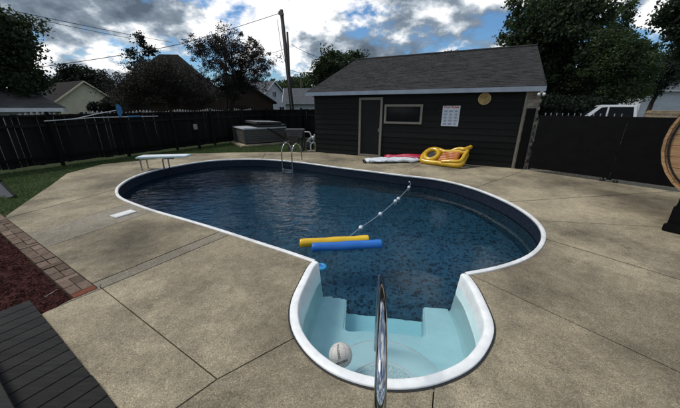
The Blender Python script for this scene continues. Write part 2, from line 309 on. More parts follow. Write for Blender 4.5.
class MB:
    def __init__(s): s.v = []; s.f = []
    def add(s, vs, fs):
        n = len(s.v); s.v += [tuple(p) for p in vs]; s.f += [tuple(i + n for i in f) for f in fs]; return s
    def box(s, c, size, M=None, taper=1.0):
        hx, hy, hz = size[0] / 2, size[1] / 2, size[2] / 2
        P = [Vector((x * hx * (taper if z > 0 else 1), y * hy * (taper if z > 0 else 1), z * hz)) for z in (-1, 1) for y in (-1, 1) for x in (-1, 1)]
        if M is not None: P = [M @ p for p in P]
        c = Vector(c)
        return s.add([p + c for p in P], [(0, 2, 3, 1), (4, 5, 7, 6), (0, 1, 5, 4), (2, 6, 7, 3), (0, 4, 6, 2), (1, 3, 7, 5)])
    def bar(s, a, b, w, h, up=(0, 0, 1)):           # square bar from a to b
        a = Vector(a); b = Vector(b); d_ = (b - a); L = d_.length; d_.normalize(); up = Vector(up)
        sd_ = d_.cross(up)
        if sd_.length < 1e-4: sd_ = d_.cross(Vector((1, 0, 0)))
        sd_.normalize(); uu = sd_.cross(d_)
        P = []
        for p in (a, b):
            for i, j in ((-1, -1), (1, -1), (1, 1), (-1, 1)): P.append(p + sd_ * (i * w / 2) + uu * (j * h / 2))
        return s.add(P, [(3, 2, 1, 0), (4, 5, 6, 7), (0, 1, 5, 4), (1, 2, 6, 5), (2, 3, 7, 6), (3, 0, 4, 7)])
    def tube(s, pts, r, n=10, cap=True):
        pts = [Vector(p) for p in pts]; k = len(pts); rs = r if isinstance(r, (list, tuple)) else [r] * k
        prev = None; V = []; Fc = []
        for i, p in enumerate(pts):
            tn = (pts[min(i + 1, k - 1)] - pts[max(i - 1, 0)]).normalized()
            if prev is None:
                x = tn.cross(Vector((0, 0, 1)));
                if x.length < 1e-3: x = tn.cross(Vector((1, 0, 0)))
            else: x = prev - tn * prev.dot(tn)
            x.normalize(); y = tn.cross(x); prev = x
            for j in range(n):
                a_ = 2 * math.pi * j / n; V.append(p + (x * math.cos(a_) + y * math.sin(a_)) * rs[i])
        for i in range(k - 1):
            for j in range(n): Fc.append((i * n + j, i * n + (j + 1) % n, (i + 1) * n + (j + 1) % n, (i + 1) * n + j))
        if cap: Fc.append(tuple(range(n))[::-1]); Fc.append(tuple((k - 1) * n + j for j in range(n)))
        return s.add(V, Fc)
    def lathe(s, prof, c, n=24, axis=None):          # prof: (r, z)
        V = []; Fc = []; c = Vector(c)
        for r_, z_ in prof:
            for j in range(n):
                a_ = 2 * math.pi * j / n; p = Vector((r_ * math.cos(a_), r_ * math.sin(a_), z_)); V.append((axis @ p if axis is not None else p) + c)
        for i in range(len(prof) - 1):
            for j in range(n): Fc.append((i * n + j, i * n + (j + 1) % n, (i + 1) * n + (j + 1) % n, (i + 1) * n + j))
        return s.add(V, Fc)
    def prism(s, poly, z0, z1):
        n = len(poly); V = [(p[0], p[1], z0) for p in poly] + [(p[0], p[1], z1) for p in poly]
        return s.add(V, [tuple(range(n))[::-1], tuple(range(n, 2 * n))] + [(i, (i + 1) % n, n + (i + 1) % n, n + i) for i in range(n)])
    def extr(s, poly3, dvec):                        # planar 3d polygon pushed along dvec
        n = len(poly3); P = [Vector(p) for p in poly3]; dvec = Vector(dvec)
        return s.add(P + [p + dvec for p in P], [tuple(range(n))[::-1], tuple(range(n, 2 * n))] + [(i, (i + 1) % n, n + (i + 1) % n, n + i) for i in range(n)])
    def mesh(s, name, smooth=False, bevel=0.0, seg=2, fix=True):
        me = bpy.data.meshes.new(name); me.from_pydata(s.v, [], s.f)
        if fix or bevel:
            bm = bmesh.new(); bm.from_mesh(me); bmesh.ops.recalc_face_normals(bm, faces=bm.faces)
            if bevel:
                es = [e for e in bm.edges if len(e.link_faces) == 2 and e.calc_face_angle(0) > 0.5]
                bmesh.ops.bevel(bm, geom=es, offset=bevel, segments=seg, affect='EDGES', clamp_overlap=True)
            bm.to_mesh(me); bm.free()
        if smooth: me.shade_smooth()
        return me
    def build(s, name, material, parent=None, smooth=False, bevel=0.0, seg=2, fix=True):
        return link(name, s.mesh(name, smooth, bevel, seg, fix), material, parent)

def catmull(P, n=8, closed=False):
    P = [Vector(p) for p in P]; k = len(P); o = []
    for i in range(k if closed else k - 1):
        p0, p1, p2, p3 = (P[(i - 1) % k] if closed or i > 0 else P[0]), P[i], P[(i + 1) % k], (P[(i + 2) % k] if closed or i + 2 < k else P[-1])
        for j in range(n):
            t_ = j / n
            o.append(0.5 * ((2 * p1) + (p2 - p0) * t_ + (2 * p0 - 5 * p1 + 4 * p2 - p3) * t_ ** 2 + (3 * p1 - p0 - 3 * p2 + p3) * t_ ** 3))
    if not closed: o.append(P[-1])
    return o
def resample(P, n):
    P = [Vector(p) for p in P]; L = [0]
    for a_, b_ in zip(P, P[1:]): L.append(L[-1] + (b_ - a_).length)
    o = []; j = 0
    for i in range(n):
        s_ = L[-1] * i / (n - 1)
        while j < len(P) - 2 and L[j + 1] < s_: j += 1
        o.append(P[j].lerp(P[j + 1], (s_ - L[j]) / max(1e-9, L[j + 1] - L[j])))
    return o
def smooth_open(P, it):
    P = [p.copy() for p in P]
    for _ in range(it): P = [P[0]] + [(P[i - 1] + P[i] * 2 + P[i + 1]) / 4 for i in range(1, len(P) - 1)] + [P[-1]]
    return P
def fill(loops, z, cuts=None):
    """bmesh of the area between an outer loop and its holes"""
    bm = bmesh.new(); es = []
    for lp in loops:
        vs = [bm.verts.new((p[0], p[1], z)) for p in lp]
        es += [bm.edges.new((vs[i], vs[(i + 1) % len(vs)])) for i in range(len(vs))]
    bmesh.ops.triangle_fill(bm, use_beauty=True, use_dissolve=False, edges=es, normal=(0, 0, 1))
    for f in bm.faces:
        if f.normal.z < 0: f.normal_flip()
    return bm
def offset_open(P, dist):
    """offset a polyline to its left (dist > 0)"""
    o = []
    for i, p in enumerate(P):
        tn = (P[min(i + 1, len(P) - 1)] - P[max(i - 1, 0)]); tn.z = 0; tn.normalize()
        o.append(p + Vector((-tn.y, tn.x, 0)) * dist)
    return o

# ================================================================== LAYOUT
rimpx = [(466.6, 274.8), (494.5, 270), (516.6, 263.5), (533.7, 255.7), (543.5, 245), (546, 235.3), (541, 224.3), (526.4, 212), (506.8, 201), (479.5, 189.8), (453, 182.2),
         (429.4, 178), (400, 174.8), (370, 171), (339, 167.3), (300, 162.1), (268.6, 159.4), (245, 159), (219.6, 159.8), (200, 161.7), (178.4, 165.2), (158.8, 169), (139.2, 174.5), (127.5, 179.4),
         (118.6, 185.3), (115.3, 190.2), (116, 195), (120.6, 199), (133.3, 204.2), (153, 211.2), (178.4, 218.4), (200, 224.7), (228.7, 233.7), (257.4, 243.2), (288.2, 253), (313.6, 262)]
pool_o = smooth_open(resample(catmull([g(*p) for p in rimpx], 6), 150), 3)          # right step corner -> round the far side -> left step corner
steppx = [(313.6, 262), (309, 266.5), (301, 282), (293, 299), (290.6, 316), (294, 333), (307, 353), (328.5, 371), (352.8, 381.6), (380, 388), (411.8, 388.5), (443.7, 381.5), (472.4, 367),
          (488.3, 346.4), (493, 327), (485, 305), (475.5, 286), (466.6, 274.8)]
step_o = smooth_open(resample(catmull([g(*p) for p in steppx], 6), 70), 2)          # left corner -> near side -> right corner
COPW, RIMW = 0.075, 0.13
# pool_o runs clockwise or counter-clockwise? make offsets point to the water with the sign of its area
def area(P): return 0.5 * sum(P[i][0] * P[(i + 1) % len(P)][1] - P[(i + 1) % len(P)][0] * P[i][1] for i in range(len(P)))
outline_o = pool_o + step_o[1:-1]
SG = 1 if area(outline_o) > 0 else -1
pool_i = offset_open(pool_o, SG * COPW)
step_i = offset_open(step_o, SG * RIMW)
WATER_Z = -0.27
def gw(u, v, z):                    # photo pixel -> point below the water, bent at the surface
    p = g(u, v, WATER_Z); r_ = Vector(ray(u, v)).normalized(); h_ = Vector((r_.x, r_.y, 0)); si = h_.length / 1.33
    return p + h_.normalized() * ((WATER_Z - z) * si / math.sqrt(1 - si * si)) + Vector((0, 0, z - WATER_Z))

# ------------------------------------------------------------------ ground, deck slabs
hole = [p + (p - Vector((0.2, 6.0, 0))).normalized() * 0.02 for p in outline_o]
bm = fill([[(-400, -60), (400, -60), (400, 700), (-400, 700)], [tuple(p) for p in offset_open(outline_o, -SG * 0.02)]], -0.07)
me = bpy.data.meshes.new('ground'); bm.to_mesh(me); bm.free(); tag(link('ground', me, 'lawn_soil'), kind='structure')

deck_poly = [g(98.5, 288), g(6, 217.6), g(6, 216), g(28, 200.6), g(50, 186), g(67, 173.5), g(102, 164.3), g(140, 160.6), g(190, 153.6), g(227, 152.6), g(300, 152.0), Vector((-1.3, 13.2, 0)), Vector((2, 13.2, 0)),
             Vector((7.3, 9.6, 0)), Vector((9.8, 6.6, 0)), Vector((10.5, -2.2, 0)), Vector((-3.9, -2.2, 0)), g(44, 313), g(75, 297.5)]
dbm = fill([deck_poly, [tuple(p) for p in offset_open(outline_o, -SG * 0.016)]], 0.0)
base = fill([[(Vector((p.x, p.y, 0)) * 1.0) for p in deck_poly], [tuple(p) for p in offset_open(outline_o, -SG * 0.02)]], -0.045)
me = bpy.data.meshes.new('pool_deck'); base.to_mesh(me); base.free(); deck = tag(link('pool_deck', me, 'soil'), kind='structure')
# joints: (pixel a, pixel b, extend before a, extend after b, half width)
joints = [((480, 279), (680, 372), 0.5, 6, .007), ((545.5, 238.7), (680, 279.3), 0.4, 6, .011), ((297, 336), (217, 379), 0.25, 0.0, .005), ((217, 379), (176, 408), 0.05, 3, .005),
          ((103, 289), (217, 379), 0.1, 0.0, .0055), ((434, 387), (432.5, 408), 0.3, 3.4, .0045), ((32, 233), (115, 207.6), .5, 0.25, .008), ((47, 247), (163, 208), 0.35, 0.25, .008),
          ((98, 281), (226, 229), 0.9, 0.5, .009), ((101, 288.5), (236, 232), 0.9, 0.5, .009), ((402, 172), (424, 163.5), 0.15, 0.6, .009), ((477, 187), (503, 178), 0.15, 1.2, .009),
          ((512, 201.5), (663, 192), 0.4, 3, .009), ((541, 220.5), (663, 227), 0.3, 3, .009), ((22, 214), (117, 189), 0.3, 0.15, .008), ((112, 171), (160, 169.5), 2.0, 0.1, .008), ((262, 159), (266, 152), .2, 1, .009)]
segs = []
for pa, pb, e0, e1, hw in joints:
    a_ = g(*pa); b_ = g(*pb); d_ = (b_ - a_).normalized(); a_ = a_ - d_ * e0; b_ = b_ + d_ * e1; n_ = Vector((-d_.y, d_.x, 0)); segs.append((a_, d_, (b_ - a_).length, n_, hw))
    for o_ in (-hw, hw): bmesh.ops.bisect_plane(dbm, geom=dbm.verts[:] + dbm.edges[:] + dbm.faces[:], plane_co=a_ + n_ * o_, plane_no=n_, dist=1e-5)
    for q_ in (a_, b_): bmesh.ops.bisect_plane(dbm, geom=dbm.verts[:] + dbm.edges[:] + dbm.faces[:], plane_co=q_, plane_no=d_, dist=1e-5) if False else None
kill = []
for f in dbm.faces:
    c_ = f.calc_center_median()
    for a_, d_, L_, n_, hw in segs:
        r_ = c_ - a_
        if abs(r_.dot(n_)) < hw and 0 < r_.dot(d_) < L_: kill.append(f); break
bmesh.ops.delete(dbm, geom=kill, context='FACES')
dbm.faces.ensure_lookup_table(); seen = set(); comps = []
for f in dbm.faces:
    if f.index in seen: continue
    st = [f]; seen.add(f.index); cp = []
    while st:
        q_ = st.pop(); cp.append(q_)
        for e in q_.edges:
            for h in e.link_faces:
                if h.index not in seen: seen.add(h.index); st.append(h)
    comps.append(cp)
def in_band(c, j, k):          # between joints j and k, within their length
    a_, d_, L_, n_, _ = segs[j]; a2, d2, L2, n2, _ = segs[k]
    return (c - a_).dot(n_) * (c - a2).dot(n2) < 0 and 0 < (c - a_).dot(d_) < L_
for cp in comps:
    ar = sum(f.calc_area() for f in cp)
    if ar < 0.004: continue
    dz = random.uniform(-0.003, 0.002)
    vid = {}; V = []; Fs = []; cnt = {}
    for f in cp:
        ids = []
        for v_ in f.verts:
            if v_ not in vid: vid[v_] = len(V); V.append((v_.co.x, v_.co.y, dz))
            ids.append(vid[v_])
        Fs.append(ids)
        for i in range(len(ids)): cnt[(ids[i], ids[(i + 1) % len(ids)])] = 1
    nb = len(V); V += [(x, y, -0.043) for x, y, z in V]
    Fs += [(b_, a_, a_ + nb, b_ + nb) for (a_, b_) in cnt if (b_, a_) not in cnt]
    cc = sum((f.calc_center_median() * f.calc_area() for f in cp), Vector()) / ar
    me = bpy.data.meshes.new('concrete_slab'); me.from_pydata(V, [], Fs)
    link('concrete_slab', me, 'concrete_patch' if (in_band(cc, 8, 9) or in_band(cc, 6, 7)) and ar < 2.5 else 'concrete', deck)
dbm.free()

# ------------------------------------------------------------------ swimming pool
pool = thing('swimming_pool', 'oval in-ground swimming pool with dark blue pebble liner and white coping', 'pool', (0.2, 6.0, 0))
def strip(P, prof, closed=False):
    """sweep a profile [(inward offset, z)] along P"""
    mb = MB(); rows = [offset_open(P, SG * o_) for o_, _ in prof]; k = len(P)
    V = [(rows[j][i].x, rows[j][i].y, prof[j][1]) for j in range(len(prof)) for i in range(k)]
    return mb.add(V, [(j * k + i, j * k + i + 1, (j + 1) * k + i + 1, (j + 1) * k + i) for j in range(len(prof) - 1) for i in range(k - 1)])
cop = strip(pool_o, [(-.012, -.02), (-.012, .008), (-.004, .013), (.036, .014), (.046, .009), (.051, -.004), (.050, -.03), (.035, -.035)]).build('coping', 'coping', pool, smooth=True)
# liner
ax = (Vector((-5.6, 8.2, 0)) - Vector((2.6, 4.6, 0))); AL = ax.length; ax.normalize()
def depth(x, y):
    s_ = (Vector((x, y, 0)) - Vector((2.6, 4.6, 0))).dot(ax) / AL
    return -1.38 - 1.1 * max(0, min(1, (s_ - .42) / .32))
lin = offset_open(pool_o, SG * 0.036); k = len(lin)
V = [(p.x, p.y, z_) for z_ in (-.02, -.37) for p in lin]
MB().add(V, [(i, i + 1, k + i + 1, k + i) for i in range(k - 1)]).build('liner_border', 'liner_border', pool, smooth=True)
V = [(p.x, p.y, -.37) for p in lin] + [(p.x, p.y, depth(p.x, p.y)) for p in lin]
MB().add(V, [(i, i + 1, k + i + 1, k + i) for i in range(k - 1)]).build('liner_wall', 'liner', pool, smooth=True)
fb = fill([[tuple(p) for p in lin]], 0)
for s_ in np.linspace(.3, .85, 12):
    bmesh.ops.bisect_plane(fb, geom=fb.verts[:] + fb.edges[:] + fb.faces[:], plane_co=Vector((2.6, 4.6, 0)) + ax * AL * float(s_), plane_no=ax)
for v_ in fb.verts: v_.co.z = depth(v_.co.x, v_.co.y)
me = bpy.data.meshes.new('liner_floor'); fb.to_mesh(me); fb.free(); link('liner_floor', me, 'liner', pool)
ml, mr_ = lin[-1], lin[0]
MB().add([(ml.x, ml.y, -1.10), (mr_.x, mr_.y, -1.10), (mr_.x, mr_.y, -1.42), (ml.x, ml.y, -1.42)], [(0, 1, 2, 3)]).build('liner_wall', 'liner', pool)

# moulded step unit: one part with a rim and grip tread
su = strip(step_o, [(-.010, -.03), (-.010, .014), (-.004, .020), (.058, .020), (.068, .015), (.075, .000), (.079, -.05), (.090, -.14)]).build('step_rim', 'step_rim', pool, smooth=True)
strip(step_o, [(-.026, .004), (-.010, .004), (-.010, -.04)]).build('caulk_joint', 'black_caulk', pool)
wallp = offset_open(step_o, SG * 0.135)
cut = [p for p in offset_open(step_o, SG * 0.19)]
Lc, Rc = step_i[0], step_i[-1]
sw = strip(step_o, [(.090, -.139), (.112, -.40), (.13, -.68), (.15, -.735), (.19, -.755)]).build('step_wall', 'step_plastic', pool, smooth=True)
# treads
inner = offset_open(step_o, SG * 0.14); inner = [p for p in inner]
Z1, Z2, Z3, Z4 = -.50, -.74, -.96, -1.12
xl, xr = gw(346, 306, Z2).x, gw(424.5, 313.5, Z2).x
Cx, Cy = (xl + xr) / 2 - .02, 1.56

def arc(r_, a0, a1, n_=28): return [Vector((Cx + r_ * math.cos(a0 + (a1 - a0) * i / (n_ - 1)), Cy + r_ * math.sin(a0 + (a1 - a0) * i / (n_ - 1)), 0)) for i in range(n_)]
def yline(x):       # pool edge across the mouth
    a_, b_ = lin[-1], lin[0]; return a_.y + (b_.y - a_.y) * (x - a_.x) / (b_.x - a_.x)
def layer(poly, z0, z1, name, material, bev=.02):
    bm = fill([[tuple(p) for p in poly]], z1)
    bmesh.ops.dissolve_limit(bm, angle_limit=.01, verts=bm.verts, edges=bm.edges)
    r_ = bmesh.ops.extrude_face_region(bm, geom=bm.faces[:]); 
    for v_ in [q_ for q_ in r_['geom'] if isinstance(q_, bmesh.types.BMVert)]: v_.co.z = z0
    bmesh.ops.recalc_face_normals(bm, faces=bm.faces)
    es = [e for e in bm.edges if all(abs(v_.co.z - z1) < 1e-4 for v_ in e.verts) and len(e.link_faces) == 2 and e.calc_face_angle(0) > .7]
    bmesh.ops.bevel(bm, geom=es, offset=bev, segments=3, affect='EDGES', clamp_overlap=True)
    me = bpy.data.meshes.new(name); bm.to_mesh(me); bm.free()
    o_ = link(name, me, material, pool)
    me.shade_smooth(); me.set_sharp_from_angle(angle=R(35)) if hasattr(me, 'set_sharp_from_angle') else None
    return o_
Dp = [Vector((p.x, p.y, 0)) for p in inner]; Dp[0] = Vector((Dp[0].x, yline(Dp[0].x), 0)); Dp[-1] = Vector((Dp[-1].x, yline(Dp[-1].x), 0))
Z = Vector((0, 0, 1))
layer(Dp, -1.40, Z4, 'step_tread', 'step_plastic')
def hit(r_, x): return Cy + math.sqrt(max(0, r_ * r_ - (x - Cx) ** 2))
def rounded(P, r_, n_=5):
    o_ = []; k_ = len(P)
    for i in range(k_):
        a_, b_, c_ = P[i - 1], P[i], P[(i + 1) % k_]; da = a_ - b_; dc = c_ - b_
        o_.append(b_)
    return o_
def fil(a, b, c, r_, n_=6):      # fillet at b
    p = b + (a - b).normalized() * r_; q_ = b + (c - b).normalized() * r_
    return [p.lerp(b, i / n_).lerp(b.lerp(q_, i / n_), i / n_) for i in range(n_ + 1)]
V2 = lambda x, y: Vector((x, y, 0))
pl = V2(.092, yline(.092)); pr = V2(1.075, yline(1.075)); jl = V2(.055, 2.57); jr = V2(.95, 2.47); jm = V2(.52, 2.60)
back = [jr.lerp(jm, f).lerp(jm.lerp(jl, f), f) for f in np.linspace(.12, .88, 14)]
wings = Dp + fil(Dp[-1], pr, jr, .05) + fil(pr, jr, jm, .07) + [Vector(p) for p in back] + fil(jm, jl, pl, .07) + fil(jl, pl, Dp[0], .05)
layer(wings, Z4 - .01, Z2, 'step_tread', 'step_plastic')
def disc(cx, cy, r_): return [V2(cx + r_ * math.cos(a_), max(1.62, cy + r_ * math.sin(a_))) for a_ in np.linspace(-.35, math.pi + .35, 44)]
layer(disc(.40, 1.78, .60), Z2 - .02, -.615, 'step_tread', 'step_plastic', .025)
layer(disc(.39, 1.70, .345), -.63, -.49, 'step_tread', 'step_plastic', .025)
MB().prism(disc(.39, 1.70, .30), -.491, -.487).build('grip_pad', 'step_grip', pool)
for cx_, cy_, r_, z_ in ((.40, 1.78, .578, -.623), (.39, 1.70, .323, -.498)):
    MB().tube([V2(cx_ + r_ * math.cos(a_), cy_ + r_ * math.sin(a_)) + Z * z_ for a_ in np.linspace(.05, math.pi - .05, 40)], .013, 8).build('nosing', 'step_rim', pool, smooth=True)

# water (open surface; the liner and the step unit hold it)
wl = [tuple(p) for p in offset_open(pool_o, SG * 0.037)] + [tuple(p) for p in offset_open(step_o, SG * 0.104)[1:-1]]
wb = fill([wl], WATER_Z)
me = bpy.data.meshes.new('pool_water'); wb.to_mesh(me); wb.free(); tag(link('pool_water', me, 'water'), kind='structure')

# ------------------------------------------------------------------ handrail, ladder, diving board, skimmer lid
hr = thing('handrail', 'curved chrome handrail rising in front of the white pool steps', 'handrail', (0.22, 0.86, 0))
pts = [(.175, .84, 0), (.175, .84, .35), (.175, .85, .55), (.182, .90, .69), (.20, 1.02, .755), (.228, 1.2, .77), (.262, 1.42, .74), (.30, 1.68, .66), (.335, 1.93, .56), (.36, 2.12, .475), (.372, 2.2, .40), (.378, 2.235, .28), (.38, 2.24, 0), (.38, 2.24, -.74)]
MB().tube(catmull(pts, 6), .029, 20).build('rail', 'chrome', hr, smooth=True)
for p in ((.175, .84, 0),):
    MB().lathe([(.0, .022), (.03, .022), (.055, .010), (.062, 0.0)], (p[0], p[1], 0.0), 24).build('escutcheon', 'chrome', hr, smooth=True)

lo = Vector((-1.96, 10.3, 0)); ld = thing('pool_ladder', 'chrome pool ladder hooked over the far edge beside the grey stand', 'ladder', lo)
pa = g(282.5, 160.8); pb = g(292.5, 162.2); dirL = (pb - pa); dirL.z = 0; dirL.normalize(); nb = Vector((-dirL.y, dirL.x, 0)); nb = nb if nb.y > 0 else -nb
for e_ in (pa, pb):
    q_ = [e_ - nb * .02 + Vector((0, 0, -1.1)), e_ - nb * .02 + Vector((0, 0, .1)), e_ + nb * .0 + Vector((0, 0, .38)), e_ + nb * .1 + Vector((0, 0, .56)), e_ + nb * .26 + Vector((0, 0, .64)), e_ + nb * .42 + Vector((0, 0, .56)), e_ + nb * .5 + Vector((0, 0, .36)), e_ + nb * .52 + Vector((0, 0, 0))]
    MB().tube(catmull(q_, 7), .024, 12).build('rail', 'chrome', ld, smooth=True)
for z_ in (-.12, -.42, -.72):
    MB().box((pa + pb) / 2 - nb * .02 + Vector((0, 0, z_)), ((pb - pa).length, .09, .03), Matrix.Rotation(math.atan2(dirL.y, dirL.x), 4, 'Z')).build('tread', 'chrome' if z_ == -.12 else 'white_paint', ld, bevel=.006)

b0 = g(139, 156.5, .42); b1 = g(189, 156.0, .40)
dv = thing('diving_board', 'short pale aqua diving board on bent chrome legs at the far pool end', 'diving board', (b0.x, b0.y, 0))
bd = (b1 - b0).normalized(); bs = Vector((-bd.y, bd.x, 0))
zt = .42
MB().box((b0 + b1) / 2 + Vector((0, 0, -.0)), ((b1 - b0).length, .48, .045), Matrix.Rotation(math.atan2(bd.y, bd.x), 4, 'Z')).build('board', 'aqua_board', dv, bevel=.012)
MB().box((b0 + b1) / 2 + Vector((0, 0, .027)), ((b1 - b0).length - .1, .40, .006), Matrix.Rotation(math.atan2(bd.y, bd.x), 4, 'Z')).build('grip_strip', 'white_paint', dv)
for s_ in (-.19, .19):
    q_ = b0 + bs * s_
    MB().tube(catmull([q_ + bd * .10 + Vector((0, 0, -.42)), q_ + bd * .10 + Vector((0, 0, -.2)), q_ + bd * .12 + Vector((0, 0, -.06)), q_ + bd * .22 + Vector((0, 0, -.035)), q_ + bd * .5 + Vector((0, 0, -.035))], 6), .022, 10).build('leg', 'chrome', dv, smooth=True)
    MB().tube(catmull([q_ + bd * .75 + Vector((0, 0, -.42)), q_ + bd * .75 + Vector((0, 0, -.2)), q_ + bd * .77 + Vector((0, 0, -.06)), q_ + bd * .87 + Vector((0, 0, -.035)), q_ + bd * 1.1 + Vector((0, 0, -.035))], 6), .022, 10).build('leg', 'chrome', dv, smooth=True)

c4 = [g(113, 215.2, .012), g(117, 217.3, .012), g(134, 212.2, .012), g(129.5, 210, .012)]
cm_ = sum(c4, Vector()) / 4; dd = (c4[2] - c4[1]).normalized(); MM = Matrix.Rotation(math.atan2(dd.y, dd.x), 4, 'Z')
sl = thing('skimmer_lid', 'white rectangular skimmer lid set in the concrete near the pool', 'skimmer lid', (cm_.x, cm_.y, 0))
MB().box((cm_.x, cm_.y, .010), (.36, .22, .018), MM).build('lid', 'skimmer', sl, bevel=.006)
MB().box((cm_.x, cm_.y, .0205), (.30, .16, .006), MM).build('lid_panel', 'skimmer', sl, bevel=.002)

# ------------------------------------------------------------------ pool house (shed)
A = g(316, 152); B = g(526, 169.15); ud = (B - A); SL = ud.length; ud.normalize(); nd = Vector((-ud.y, ud.x, 0))
Z = Vector((0, 0, 1))
sh = thing('pool_house', 'black sided pool house with grey shingle roof behind the pool', 'shed', A, math.atan2(ud.y, ud.x))
EAVE, DEPTH, RIDGE = 2.455, 9.6, 4.25
SLT = SL + .0
def S(a_, b_, z_): return A + ud * a_ + nd * b_ + Z * z_         # along front, back, up
door_a0, door_a1 = (g(358, 156) - A).dot(ud), (g(380, 157.2) - A).dot(ud)
def onwall(u, v):      # pixel -> (along, height) on the front wall
    o_ = Vector((0, 0, EYE)); r_ = Vector(ray(u, v)); t_ = (A - o_).dot(nd) / r_.dot(nd); p = o_ + r_ * t_
    return (p - A).dot(ud), p.z
dz1 = onwall(370, 97.6)[1]
w0 = onwall(385.5, 105.2); w1 = onwall(421.5, 123.2)
WX0, WX1, WZ1, WZ0 = w0[0], w1[0], (w0[1] + onwall(421.5, 104.3)[1]) / 2, (onwall(386, 124)[1] + w1[1]) / 2
MB().extr([S(0, 0, 0), S(SLT, 0, 0), S(SLT, 0, EAVE), S(0, 0, EAVE)], nd * .12).build('front_wall', 'black_siding', sh)
# lap siding boards, cut round door and window
nbd = 12; bh = EAVE / nbd
def lap(a0, a1, z0, z1):
    MB().add([S(a0, -.002, z0), S(a1, -.002, z0), S(a1, -.002, z1), S(a0, -.002, z1), S(a0, -.026, z0), S(a1, -.026, z0), S(a1, -.008, z1), S(a0, -.008, z1)],
             [(4, 5, 6, 7), (0, 1, 5, 4), (3, 7, 6, 2), (0, 4, 7, 3), (1, 2, 6, 5)]).build('siding_board', 'black_siding', sh)
for i in range(nbd):
    z0, z1 = i * bh, (i + 1) * bh - .004
    spans = [(0, (g(511, 167.95) - A).dot(ud))]
    cuts = []
    if z0 < dz1 + .02: cuts.append((door_a0 - .02, door_a1 + .02))
    if z1 > WZ0 and z0 < WZ1: cuts.append((WX0, WX1))
    for c0, c1 in cuts:
        ns = []
        for s0, s1 in spans:
            if c0 > s0: ns.append((s0, min(s1, c0)))
            if c1 < s1: ns.append((max(s0, c1), s1))
        spans = ns
    for s0, s1 in spans: lap(s0, s1, z0, z1)
for (q0, q1) in (((0, 0), (0, DEPTH)), ((SLT, 0), (SLT, DEPTH))):
    MB().extr([S(q0[0], .1, 0), S(q0[0], DEPTH, 0), S(q0[0], DEPTH, EAVE), S(q0[0], DEPTH / 2, RIDGE - .1), S(q0[0], .1, EAVE)], ud * (.12 if q0[0] == 0 else -.12)).build('side_wall', 'black_siding', sh)
MB().extr([S(.12, DEPTH, 0), S(SLT - .12, DEPTH, 0), S(SLT - .12, DEPTH, EAVE), S(.12, DEPTH, EAVE)], -nd * .12).build('back_wall', 'black_siding', sh)
# roof
OV, OE = .30, .22
RL0, RL1 = -OV + .0, SLT + .03
pit = (RIDGE - EAVE) / (DEPTH / 2)
def Rf(a_, b_, up=0.0): return S(a_, b_, EAVE + .06 + b_ * pit + up)
for s_ in (0, 1):
    bb = lambda q_: q_ if s_ == 0 else DEPTH - q_
    P = [S(RL0, bb(-OE), EAVE + .06 - OE * pit), S(RL1, bb(-OE), EAVE + .06 - OE * pit), S(RL1, bb(DEPTH / 2), RIDGE + .06), S(RL0, bb(DEPTH / 2), RIDGE + .06)]
    MB().extr(P, Z * -.05).build('roof', 'shingle', sh)
    if s_ == 0: pass
roofm = MB(); rr = random.Random(3)           # shingle tabs on the slope in view
sl_len = math.hypot(DEPTH / 2 + OE, (DEPTH / 2 + OE) * pit); nrow = 32; rowb = (DEPTH / 2 + OE) / nrow
for i in range(nrow):
    a_ = RL0 - rr.random() * .3; b0_ = -OE + i * rowb
    while a_ < RL1:
        w_ = .30; a0_, a1_ = max(a_, RL0), min(a_ + w_ - .012, RL1)
        if a1_ - a0_ > .03:
            h_ = rr.uniform(.010, .020); jb = rr.uniform(-.008, .008)
            roofm.add([Rf(a0_, b0_ + jb, h_), Rf(a1_, b0_ + jb, h_), Rf(a1_, b0_ + rowb * 1.05, .004), Rf(a0_, b0_ + rowb * 1.05, .004), Rf(a0_, b0_ + jb, 0), Rf(a1_, b0_ + jb, 0)], [(0, 1, 2, 3), (4, 5, 1, 0), (4, 0, 3), (5, 2, 1)])
        a_ += w_
tag(roofm.build('shingle_courses', 'shingle', sh, fix=False), kind='stuff')
MB().tube([S(RL0, DEPTH / 2, RIDGE + .07), S(RL1, DEPTH / 2, RIDGE + .07)], .06, 8).build('ridge_cap', 'shingle', sh)
MB().extr([S(RL0, -OE - .003, EAVE - .125), S(RL1, -OE - .003, EAVE - .125), S(RL1, -OE - .003, EAVE + .012), S(RL0, -OE - .003, EAVE + .012)], -nd * .03).build('fascia_board', 'fascia', sh, bevel=.004)
MB().extr([S(RL0, -OE, EAVE - .10), S(RL1, -OE, EAVE - .10), S(RL1, 0, EAVE - .10), S(RL0, 0, EAVE - .10)], Z * .02).build('soffit', 'black_siding', sh)
for a_ in (RL0, RL1):
    MB().add([S(a_ - .012, -OE, EAVE - .13), S(a_ - .012, DEPTH / 2, RIDGE - .12), S(a_ - .012, DEPTH / 2, RIDGE + .05), S(a_ - .012, -OE, EAVE + .005), S(a_ + .012, -OE, EAVE - .13), S(a_ + .012, DEPTH / 2, RIDGE - .12), S(a_ + .012, DEPTH / 2, RIDGE + .05), S(a_ + .012, -OE, EAVE + .005)],
             [(0, 1, 2, 3), (7, 6, 5, 4), (0, 4, 5, 1), (2, 6, 7, 3), (0, 3, 7, 4), (1, 5, 6, 2)]).build('rake_board', 'black_siding', sh)
